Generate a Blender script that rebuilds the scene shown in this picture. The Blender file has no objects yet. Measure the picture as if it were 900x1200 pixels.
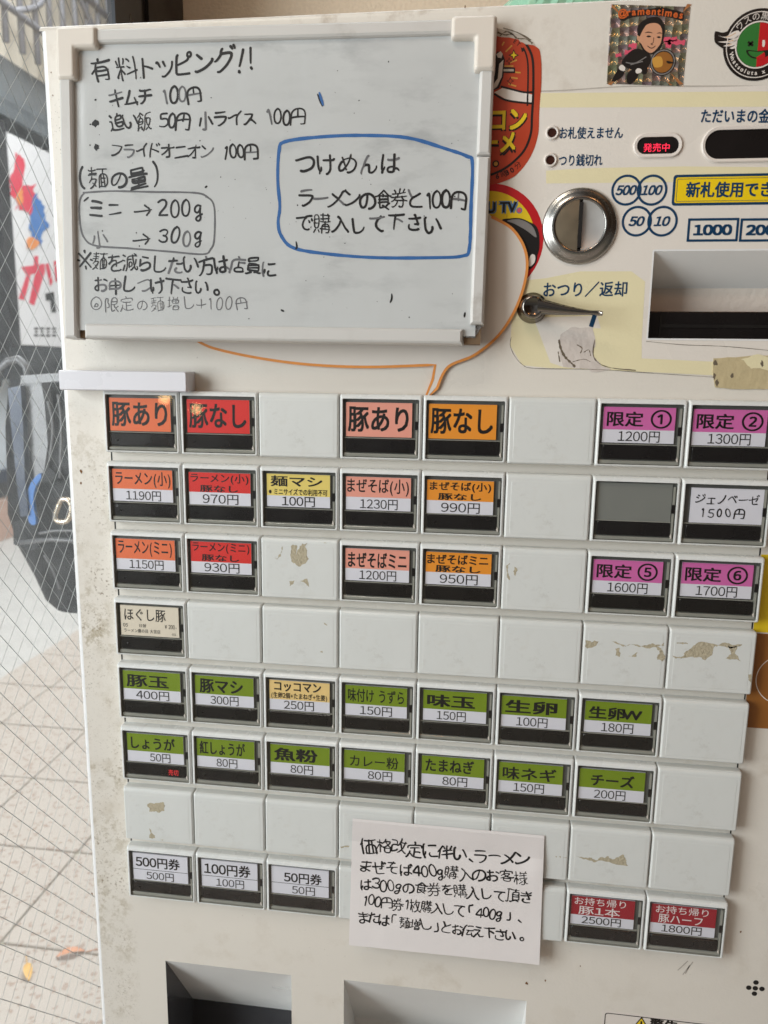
import bpy, bmesh, math, random
from mathutils import Vector, Matrix, noise
from mathutils.geometry import tessellate_polygon
random.seed(7)
scene = bpy.context.scene
COL = scene.collection
# ------------------------------------------------------------------ camera
S = 0.00145            # one plane unit in metres (button pitch = 40 units = 58 mm)
Z0 = 1.48              # height of the top of the first button row
CAMC = Vector((189.83, 11.16, 363.87))
CAMM = ((0.9911637, 0.0132488, -0.1319852), (0.0368126, -0.9833893, 0.1777365), (-0.127438, -0.1810245, -0.975187))
FPX = 899.96
def W(u, v, d=0.0):
    return Vector((u * S, -d * S, Z0 + v * S))
def ray(px, py):
    a, b = (px - 450) / FPX, (py - 600) / FPX
    return Vector([CAMM[0][i] * a + CAMM[1][i] * b + CAMM[2][i] for i in range(3)])
def at(px, py, d=-6.0):          # photo pixel -> (u, v) on the plane d
    r = ray(px, py)
    t = (d - CAMC.z) / r.z
    return (CAMC.x + t * r.x, CAMC.y + t * r.y)
def wray(px, py):
    r = ray(px, py)
    return Vector((r.x, -r.z, r.y))
CAMW = W(*CAMC)
def onX(px, py, X):              # world point on the plane x = X
    r = wray(px, py); t = (X - CAMW.x) / r.x
    return CAMW + r * t
def onZ(px, py, Z=0.0):
    r = wray(px, py); t = (Z - CAMW.z) / r.z
    return CAMW + r * t
def onY(px, py, Y):
    r = wray(px, py); t = (Y - CAMW.y) / r.y
    return CAMW + r * t
cam = bpy.data.cameras.new('camera')
camo = bpy.data.objects.new('camera', cam)
COL.objects.link(camo)
ax = [Vector((r[0], -r[2], r[1])) for r in CAMM]
rotm = Matrix((ax[0], -ax[1], -ax[2])).transposed().to_4x4()
camo.matrix_world = Matrix.Translation(CAMW) @ rotm
cam.sensor_fit = 'VERTICAL'; cam.sensor_height = 24; cam.sensor_width = 18
cam.lens = FPX / 1200 * 24
cam.clip_start = 0.01; cam.clip_end = 500
cam.dof.use_dof = True; cam.dof.focus_distance = 0.56; cam.dof.aperture_fstop = 7.5
scene.camera = camo
scene.view_settings.view_transform = 'Standard'
scene.view_settings.look = 'None'
scene.view_settings.exposure = 0
scene.view_settings.gamma = 1
# ------------------------------------------------------------------ world and lamps
wd = bpy.data.worlds.new('World'); scene.world = wd; wd.use_nodes = True
nt = wd.node_tree; nt.nodes.clear()
wo = nt.nodes.new('ShaderNodeOutputWorld'); bg = nt.nodes.new('ShaderNodeBackground')
tc = nt.nodes.new('ShaderNodeTexCoord'); sx = nt.nodes.new('ShaderNodeSeparateXYZ')
mr = nt.nodes.new('ShaderNodeMapRange'); mr.inputs['From Min'].default_value = -0.85; mr.inputs['From Max'].default_value = 0.30
rp = nt.nodes.new('ShaderNodeValToRGB')
rp.color_ramp.elements[0].color = (0.62, 0.67, 0.72, 1); rp.color_ramp.elements[1].color = (0.075, 0.05, 0.034, 1)
nt.links.new(tc.outputs['Generated'], sx.inputs[0]); nt.links.new(sx.outputs['X'], mr.inputs['Value'])
nt.links.new(mr.outputs[0], rp.inputs[0]); nt.links.new(rp.outputs[0], bg.inputs['Color']); nt.links.new(bg.outputs[0], wo.inputs['Surface'])
wm = nt.nodes.new('ShaderNodeMapping'); wm.inputs['Scale'].default_value = (3.2, 3.2, .9)
wn = nt.nodes.new('ShaderNodeTexNoise'); wn.inputs['Scale'].default_value = 1.6; wn.inputs['Detail'].default_value = 1.5
wr = nt.nodes.new('ShaderNodeMapRange'); wr.inputs['From Min'].default_value = .38; wr.inputs['From Max'].default_value = .64; wr.inputs['To Min'].default_value = .25; wr.inputs['To Max'].default_value = 1.05
nt.links.new(tc.outputs['Generated'], wm.inputs['Vector']); nt.links.new(wm.outputs[0], wn.inputs['Vector']); nt.links.new(wn.outputs['Fac'], wr.inputs['Value'])
nt.links.new(wr.outputs[0], bg.inputs['Strength'])
def lamp(name, kind, loc, target, energy, color, **kw):
    l = bpy.data.lights.new(name, kind); l.energy = energy; l.color = color
    for k, v in kw.items(): setattr(l, k, v)
    o = bpy.data.objects.new(name, l); COL.objects.link(o); o.location = loc
    if target is not None:
        o.rotation_euler = (Vector(target) - Vector(loc)).to_track_quat('-Z', 'Y').to_euler()
    return o
lamp('doorway_daylight', 'AREA', (-1.15, -1.0, 1.65), (0.05, 0, 1.2), 36, (0.97, 0.985, 1.0), shape='RECTANGLE', size=0.9, size_y=1.2)
lamp('ceiling_lamp', 'POINT', (0.10, -1.35, 2.75), None, 3.6, (1.0, 0.50, 0.22), shadow_soft_size=0.05)
lamp('ceiling_lamp', 'POINT', (0.80, -0.95, 2.45), None, 3.0, (1.0, 0.48, 0.2), shadow_soft_size=0.05)
lamp('pendant_lamp', 'POINT', (-0.635, -1.583, 1.41), None, .38, (1.0, 0.58, 0.25), shadow_soft_size=0.016)
lamp('pendant_lamp', 'POINT', (-0.542, -1.583, 1.381), None, .26, (1.0, 0.58, 0.25), shadow_soft_size=0.015)
lamp('ceiling_panel', 'AREA', (-0.25, -0.75, 2.75), (0.05, 0.0, 1.3), 7, (1.0, 0.90, 0.78), shape='RECTANGLE', size=0.5, size_y=0.3)
lamp('street_daylight', 'AREA', (-1.4, 3.6, 6.0), (-3.4, 3.8, .6), 720, (0.97, 0.98, 1.0), shape='RECTANGLE', size=4.5, size_y=7)

# ------------------------------------------------------------------ materials
def lin(c):
    c /= 255.0
    return c / 12.92 if c <= 0.04045 else ((c + 0.055) / 1.055) ** 2.4
def rgb(r, g, b, k=1.0):
    return (min(lin(r) * k, .95), min(lin(g) * k, .95), min(lin(b) * k, .95), 1)
MATS = {}
def mat(name, col, rough=0.5, metal=0.0, var=0.06, vscale=30.0, bump=0.0, bscale=200.0, coat=0.0, emit=None, estr=1.0, spec=0.5, rvar=0.08):
    m = bpy.data.materials.new(name); m.use_nodes = True
    n = m.node_tree; b = n.nodes['Principled BSDF']
    b.inputs['Roughness'].default_value = rough; b.inputs['Metallic'].default_value = metal
    b.inputs['Specular IOR Level'].default_value = spec
    if coat: b.inputs['Coat Weight'].default_value = coat; b.inputs['Coat Roughness'].default_value = 0.05
    t = n.nodes.new('ShaderNodeTexCoord')
    no = n.nodes.new('ShaderNodeTexNoise'); no.inputs['Scale'].default_value = vscale; no.inputs['Detail'].default_value = 6
    n.links.new(t.outputs['Object'], no.inputs['Vector'])
    mx = n.nodes.new('ShaderNodeMix'); mx.data_type = 'RGBA'
    mx.inputs['A'].default_value = tuple(max(0, c * (1 - var)) for c in col[:3]) + (1,)
    mx.inputs['B'].default_value = tuple(min(1, c * (1 + var)) for c in col[:3]) + (1,)
    n.links.new(no.outputs['Fac'], mx.inputs['Factor']); n.links.new(mx.outputs['Result'], b.inputs['Base Color'])
    if rvar:
        r = n.nodes.new('ShaderNodeMapRange'); r.inputs['From Min'].default_value = .3; r.inputs['From Max'].default_value = .7
        r.inputs['To Min'].default_value = max(0.02, rough - rvar); r.inputs['To Max'].default_value = min(1, rough + rvar)
        n.links.new(no.outputs['Fac'], r.inputs['Value']); n.links.new(r.outputs[0], b.inputs['Roughness'])
    if bump:
        n2 = n.nodes.new('ShaderNodeTexNoise'); n2.inputs['Scale'].default_value = bscale; n2.inputs['Detail'].default_value = 2
        n.links.new(t.outputs['Object'], n2.inputs['Vector'])
        bp = n.nodes.new('ShaderNodeBump'); bp.inputs['Strength'].default_value = bump; bp.inputs['Distance'].default_value = 0.001
        n.links.new(n2.outputs['Fac'], bp.inputs['Height']); n.links.new(bp.outputs[0], b.inputs['Normal'])
    if emit:
        b.inputs['Emission Color'].default_value = emit; b.inputs['Emission Strength'].default_value = estr
    MATS[name] = m
    return m
def speckle(m, col, scale, lo, hi, amount, region=None, stretch=(1, 1, 1), patch=4.0, plo=.45, phi=.6):
    """dirt, scuffs or stains mixed over the base colour; region = (axis, full, none) limits it along one object axis"""
    n = m.node_tree; b = n.nodes['Principled BSDF']
    src = b.inputs['Base Color'].links[0].from_socket
    t = n.nodes.new('ShaderNodeTexCoord')
    mp = n.nodes.new('ShaderNodeMapping'); mp.inputs['Scale'].default_value = stretch
    n.links.new(t.outputs['Object'], mp.inputs['Vector'])
    a = n.nodes.new('ShaderNodeTexNoise'); a.inputs['Scale'].default_value = scale; a.inputs['Detail'].default_value = 5; a.inputs['Roughness'].default_value = .65
    n.links.new(mp.outputs[0], a.inputs['Vector'])
    r = n.nodes.new('ShaderNodeMapRange'); r.inputs['From Min'].default_value = lo; r.inputs['From Max'].default_value = hi
    n.links.new(a.outputs['Fac'], r.inputs['Value'])
    c = n.nodes.new('ShaderNodeTexNoise'); c.inputs['Scale'].default_value = patch; c.inputs['Detail'].default_value = 3
    n.links.new(mp.outputs[0], c.inputs['Vector'])
    r2 = n.nodes.new('ShaderNodeMapRange'); r2.inputs['From Min'].default_value = plo; r2.inputs['From Max'].default_value = phi
    n.links.new(c.outputs['Fac'], r2.inputs['Value'])
    mu = n.nodes.new('ShaderNodeMath'); mu.operation = 'MULTIPLY'
    n.links.new(r.outputs[0], mu.inputs[0]); n.links.new(r2.outputs[0], mu.inputs[1])
    mu2 = n.nodes.new('ShaderNodeMath'); mu2.operation = 'MULTIPLY'; mu2.inputs[1].default_value = amount
    n.links.new(mu.outputs[0], mu2.inputs[0]); out = mu2.outputs[0]
    for axis, full, none in (region or []):
        s = n.nodes.new('ShaderNodeSeparateXYZ'); n.links.new(t.outputs['Object'], s.inputs[0])
        q = n.nodes.new('ShaderNodeMapRange'); q.inputs['From Min'].default_value = full; q.inputs['From Max'].default_value = none
        q.inputs['To Min'].default_value = 1; q.inputs['To Max'].default_value = 0
        n.links.new(s.outputs[axis], q.inputs['Value'])
        mm = n.nodes.new('ShaderNodeMath'); mm.operation = 'MULTIPLY'
        n.links.new(out, mm.inputs[0]); n.links.new(q.outputs[0], mm.inputs[1]); out = mm.outputs[0]
    x = n.nodes.new('ShaderNodeMix'); x.data_type = 'RGBA'; x.inputs['B'].default_value = col
    n.links.new(out, x.inputs['Factor']); n.links.new(src, x.inputs['A']); n.links.new(x.outputs['Result'], b.inputs['Base Color'])
    return m
PANEL = mat('cream_enamel', rgb(224, 218, 208), .33, var=.03, vscale=9, bump=.10, bscale=420)
LZ = [(0, -.226, -.214), (2, 1.36, 1.50)]
speckle(PANEL, rgb(160, 146, 116), 150, .48, .62, .7, LZ, plo=.42, phi=.64, patch=22)
speckle(PANEL, rgb(124, 104, 76), 420, .56, .65, .7, LZ, plo=.44, phi=.62, patch=24)
speckle(PANEL, rgb(90, 74, 54), 900, .63, .67, .7, [(0, -.222, -.212)], plo=.35, phi=.55, patch=14)
speckle(PANEL, rgb(146, 122, 94), 60, .50, .70, .6, [(2, 1.73, 1.62)], plo=.42, phi=.60, patch=9)
speckle(PANEL, rgb(176, 160, 134), 34, .52, .74, .4, None, plo=.46, phi=.66, patch=5)
speckle(PANEL, rgb(110, 92, 72), 420, .69, .73, .6, None, plo=.45, phi=.7, patch=9)
EDGE = mat('white_edge_enamel', rgb(232, 232, 232), .25, var=.02, bump=.05)
CELL = mat('white_button_plastic', rgb(216, 218, 215), .34, var=.03, vscale=40, bump=.05, bscale=900)
speckle(CELL, rgb(150, 143, 130), 130, .53, .72, .5, None, plo=.5, phi=.65, patch=14)
speckle(CELL, rgb(176, 164, 140), 45, .54, .74, .4, None, plo=.46, phi=.64, patch=7)
speckle(CELL, rgb(90, 85, 78), 420, .695, .72, .65, None, plo=.45, phi=.6, patch=20)
FRAMEP = mat('button_frame_plastic', rgb(222, 224, 222), .28, var=.03, vscale=60)
GAP = mat('cream_strip', rgb(218, 212, 202), .4, var=.04)
DARKGREY = mat('smoked_grey_plastic', rgb(92, 93, 90), .35, var=.1, vscale=90)
EMPTYGREY = mat('empty_window_grey', rgb(128, 130, 126), .4, var=.08, vscale=30)
LATCH = mat('clear_edge_plastic', rgb(150, 150, 142), .2, var=.15, vscale=120)
BLACK = mat('black_display_plastic', rgb(24, 21, 21), .3, var=.2)
BLACKM = mat('matt_black', rgb(18, 16, 15), .5, var=.2)
INK = mat('printed_black', rgb(20, 16, 15), .45, var=.05)
NAVY = mat('navy_print', rgb(10, 58, 92), .4, var=.05)
WHITECARD = mat('white_card', rgb(226, 226, 236), .55, var=.02)
CREAMCARD = mat('cream_ticket_paper', rgb(228, 218, 200), .7, var=.04)
MC = {
 'orange': mat('orange_card', rgb(236, 118, 72), .5, var=.04), 'red': mat('red_card', rgb(222, 46, 40), .5, var=.04),
 'pink': mat('pink_card', rgb(238, 162, 144), .5, var=.04), 'amber': mat('amber_card', rgb(240, 152, 44), .5, var=.04),
 'yellow': mat('yellow_card', rgb(236, 214, 118), .5, var=.05), 'magenta': mat('magenta_card', rgb(214, 108, 176), .5, var=.04),
 'green': mat('green_card', rgb(122, 146, 22), .5, var=.05), 'sand': mat('sand_card', rgb(238, 206, 138), .5, var=.05),
 'crimson': mat('crimson_card', rgb(160, 26, 42), .5, var=.05), 'white': WHITECARD, 'cream': CREAMCARD}
WHITEINK = mat('white_print', rgb(235, 225, 225), .5, var=.02)
RESIDUE = mat('tape_residue', rgb(178, 168, 144), .85, var=.3, vscale=420, bump=.8, bscale=600)
RUST = mat('rust_spot', rgb(120, 84, 50), .9, var=.3, vscale=600)
CHROME = mat('chrome', rgb(140, 134, 127), .15, 1.0, var=.05, rvar=.05, vscale=60)
CHROME2 = mat('dim_reflection_chrome', rgb(186, 170, 144), .3, .9, var=.08, rvar=.06, vscale=90)  # left coin slot half: darker golden reflection put into the metal colour
SHEET = mat('control_sheet', rgb(228, 221, 212), .3, var=.02, vscale=20, bump=.08, bscale=500)
PALEYEL = mat('pale_yellow_print', rgb(231, 221, 182), .32, var=.05, vscale=16, bump=.08, bscale=500)
SIGNYEL = mat('yellow_print', rgb(240, 205, 20), .4, var=.05)
LEDRED = mat('red_led', (.5, .01, .02, 1), .5, emit=(1.0, .03, .09, 1), estr=1.15)
LEDDIM = mat('red_led_small', (.4, .01, .01, 1), .5, emit=(1.0, .04, .05, 1), estr=.6)
RECESS = mat('recess_enamel', rgb(226, 214, 202), .22, var=.03, bump=.5, bscale=260)
TRAYGREY = mat('tray_grey_metal', rgb(240, 240, 238), .35, .0, var=.04, vscale=15)
TRAYDARK = mat('dark_polished_metal', rgb(104, 104, 108), .22, .6, var=.2, vscale=20)
ALU = mat('aluminium_rail', rgb(206, 204, 200), .36, .0, var=.03, vscale=18)
speckle(ALU, rgb(150, 140, 128), 60, .55, .72, .4, None, plo=.5, phi=.65, patch=12)
CAP = mat('ivory_plastic', rgb(222, 214, 203), .4, var=.03)
BOARD = mat('whiteboard_film', rgb(198, 200, 199), .13, var=.06, vscale=12, bump=.25, bscale=22)
speckle(BOARD, rgb(112, 115, 118), 26, .48, .72, .42, None, stretch=(1, 1, 2.6), plo=.45, phi=.62, patch=7)
speckle(BOARD, rgb(214, 218, 219), 9, .46, .66, .7, None, stretch=(1.6, 1, .55), plo=.42, phi=.6, patch=3)
speckle(BOARD, rgb(60, 60, 64), 330, .715, .73, .8, None, plo=.4, phi=.55, patch=10)
MARKER = mat('black_marker', rgb(22, 21, 22), .5, var=.3, vscale=250)
MARKFAINT = mat('worn_marker', rgb(98, 98, 100), .5, var=.35, vscale=300)
MARKBLUE = mat('blue_marker', rgb(46, 98, 158), .5, var=.2, vscale=250)
FOIL = mat('silver_foil', rgb(200, 195, 190), .25, .8, var=.2, vscale=200, bump=.6, bscale=150)
PAPER = mat('white_paper', rgb(232, 226, 224), .8, var=.02, vscale=25, bump=.25, bscale=60)
PENINK = mat('pen_ink', rgb(20, 18, 18), .6, var=.2, vscale=300)
TAPEM = mat('clear_tape', rgb(236, 233, 232), .25, var=.02)
AGEDTAPE = mat('aged_tape', rgb(196, 180, 142), .45, var=.16, vscale=120, bump=.5, bscale=200)
BUBBLE = mat('bubble_card', rgb(222, 214, 205), .6, var=.03)
BUBBLEO = mat('orange_outline', rgb(226, 146, 70), .55, var=.15, vscale=120)
MAGNET = mat('white_magnet_bar', rgb(222, 222, 228), .3, var=.02)
ORST = mat('orange_sticker', rgb(184, 66, 38), .4, var=.08, vscale=60)
YELST = mat('yellow_sticker', rgb(232, 200, 36), .4, var=.08)
REDST = mat('red_sticker', rgb(190, 26, 34), .4, var=.08)
TAN = mat('worn_sticker_paper', rgb(190, 180, 168), .8, var=.2, vscale=300)
SKIN = mat('sticker_skin_tone', rgb(206, 152, 120), .4, var=.03)
GREYST = mat('grey_sticker_print', rgb(130, 126, 124), .4, var=.1)
PINKST = mat('pink_sticker_print', rgb(214, 84, 108), .4, var=.08)
BLUEST = mat('blue_sticker_print', rgb(92, 130, 170), .4, var=.08)
GREENST = mat('green_sticker_print', rgb(46, 116, 50), .4, var=.06)
BROWNST = mat('brown_sticker_print', rgb(150, 96, 40), .4, var=.08)
WHITEST = mat('white_sticker_print', rgb(226, 218, 210), .4, var=.03)
GOLD = mat('gold_print', rgb(204, 150, 66), .4, var=.1)
# holographic sticker: silver facets of mixed tints
HOLO = mat('holographic_foil', rgb(190, 180, 165), .22, .75, var=.1)
n = HOLO.node_tree; b = n.nodes['Principled BSDF']
t = n.nodes.new('ShaderNodeTexCoord'); vo = n.nodes.new('ShaderNodeTexVoronoi'); vo.inputs['Scale'].default_value = 190; vo.inputs['Randomness'].default_value = .25
n.links.new(t.outputs['Object'], vo.inputs['Vector'])
hs = n.nodes.new('ShaderNodeMix'); hs.data_type = 'RGBA'; hs.inputs['Factor'].default_value = .12; hs.inputs['A'].default_value = rgb(168, 156, 138)
n.links.new(vo.outputs['Color'], hs.inputs['B']); n.links.new(hs.outputs['Result'], b.inputs['Base Color'])
bp = n.nodes.new('ShaderNodeBump'); bp.inputs['Strength'].default_value = 1.0; bp.inputs['Distance'].default_value = .0016
n.links.new(vo.outputs['Distance'], bp.inputs['Height']); n.links.new(bp.outputs[0], b.inputs['Normal'])
def glassmat(name, tint, rough, dirt=0.0, fres=1.45, dcol=(.9, .93, .95, 1)):
    m = bpy.data.materials.new(name); m.use_nodes = True; n = m.node_tree; n.nodes.clear()
    o = n.nodes.new('ShaderNodeOutputMaterial'); tr = n.nodes.new('ShaderNodeBsdfTransparent'); tr.inputs[0].default_value = tint
    gl = n.nodes.new('ShaderNodeBsdfGlossy'); gl.inputs['Roughness'].default_value = rough
    lw = n.nodes.new('ShaderNodeLayerWeight'); pw = n.nodes.new('ShaderNodeMath'); pw.operation = 'POWER'; pw.inputs[1].default_value = 5
    n.links.new(lw.outputs['Facing'], pw.inputs[0])
    fr = n.nodes.new('ShaderNodeMapRange'); fr.inputs['To Min'].default_value = .04; fr.inputs['To Max'].default_value = .9; n.links.new(pw.outputs[0], fr.inputs['Value'])
    x = n.nodes.new('ShaderNodeMixShader'); n.links.new(fr.outputs[0], x.inputs[0]); n.links.new(tr.outputs[0], x.inputs[1]); n.links.new(gl.outputs[0], x.inputs[2])
    last = x.outputs[0]
    if dirt:
        t = n.nodes.new('ShaderNodeTexCoord'); a = n.nodes.new('ShaderNodeTexNoise'); a.inputs['Scale'].default_value = 55; a.inputs['Detail'].default_value = 8
        a.inputs['Roughness'].default_value = .75
        n.links.new(t.outputs['Object'], a.inputs['Vector'])
        r = n.nodes.new('ShaderNodeMapRange'); r.inputs['From Min'].default_value = .42; r.inputs['From Max'].default_value = .8; r.inputs['To Max'].default_value = dirt; r.inputs['To Min'].default_value = dirt * .12
        n.links.new(a.outputs['Fac'], r.inputs['Value'])
        tl = n.nodes.new('ShaderNodeBsdfTranslucent'); tl.inputs[0].default_value = dcol
        y = n.nodes.new('ShaderNodeMixShader'); n.links.new(r.outputs[0], y.inputs[0]); n.links.new(last, y.inputs[1]); n.links.new(tl.outputs[0], y.inputs[2]); last = y.outputs[0]
    n.links.new(last, o.inputs[0]); MATS[name] = m
    return m
COVER = glassmat('clear_cover', (.97, .97, .96, 1), .035)
GLASS = glassmat('window_glass', (.96, .98, .98, 1), .02, dirt=.045)
WIRE = mat('steel_wire', rgb(140, 140, 138), .35, .7, var=.1)
WIREL = mat('lit_steel_wire', rgb(205, 205, 202), .4, .2, var=.1)  # same steel, paler: sheen of one wire direction put into the colour
WALLP = mat('beige_wallpaper', rgb(226, 208, 184), .9, var=.12, vscale=260, bump=1.0, bscale=330)
FRAMEBLK = mat('black_window_frame', rgb(36, 34, 36), .35, .3, var=.15)
FRAMEALU = mat('grey_aluminium', rgb(66, 69, 74), .3, .3, var=.08)
GREENBAG = mat('pale_green_plastic', rgb(150, 200, 172), .25, var=.15, vscale=60)
TEALBAG = mat('teal_plastic', rgb(70, 160, 140), .3, var=.1)

# ------------------------------------------------------------------ mesh builder
class Pl:                                    # a plane frame: local (a, b, c) -> machine units
    def __init__(s, o=(0, 0, 0), R=None):
        s.o = Vector(o); s.R = R or Matrix.Identity(3)
    def w(s, a, b, c=0.0):
        p = s.o + s.R @ Vector((a, b, c)); return W(*p)
    def px(s, x, y, c=0.0):                  # photo pixel -> local (a, b) at height c
        nrm = s.R @ Vector((0, 0, 1)); o = s.o + nrm * c; r = ray(x, y)
        t = (o - CAMC).dot(nrm) / r.dot(nrm)
        l = s.R.transposed() @ (CAMC + r * t - s.o)
        return (l.x, l.y)
FLAT = Pl()
class World:
    def w(s, a, b, c=0.0): return Vector((a, b, c))
WORLD = World()
_tcache = {}
def glyph_mesh(body, off=0.0, res=3):
    k = (body, off, res)
    if k in _tcache: return _tcache[k]
    cu = bpy.data.curves.new('t', 'FONT'); cu.body = body; cu.size = 1.0; cu.offset = off; cu.resolution_u = res
    cu.fill_mode = 'FRONT'
    ob = bpy.data.objects.new('t', cu); COL.objects.link(ob)
    dg = bpy.context.evaluated_depsgraph_get()
    me = bpy.data.meshes.new_from_object(ob.evaluated_get(dg))
    vs = [(v.co.x, v.co.y) for v in me.vertices]; fs = [tuple(p.vertices) for p in me.polygons]
    bpy.data.objects.remove(ob); bpy.data.curves.remove(cu); bpy.data.meshes.remove(me)
    _tcache[k] = (vs, fs)
    return _tcache[k]
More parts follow.
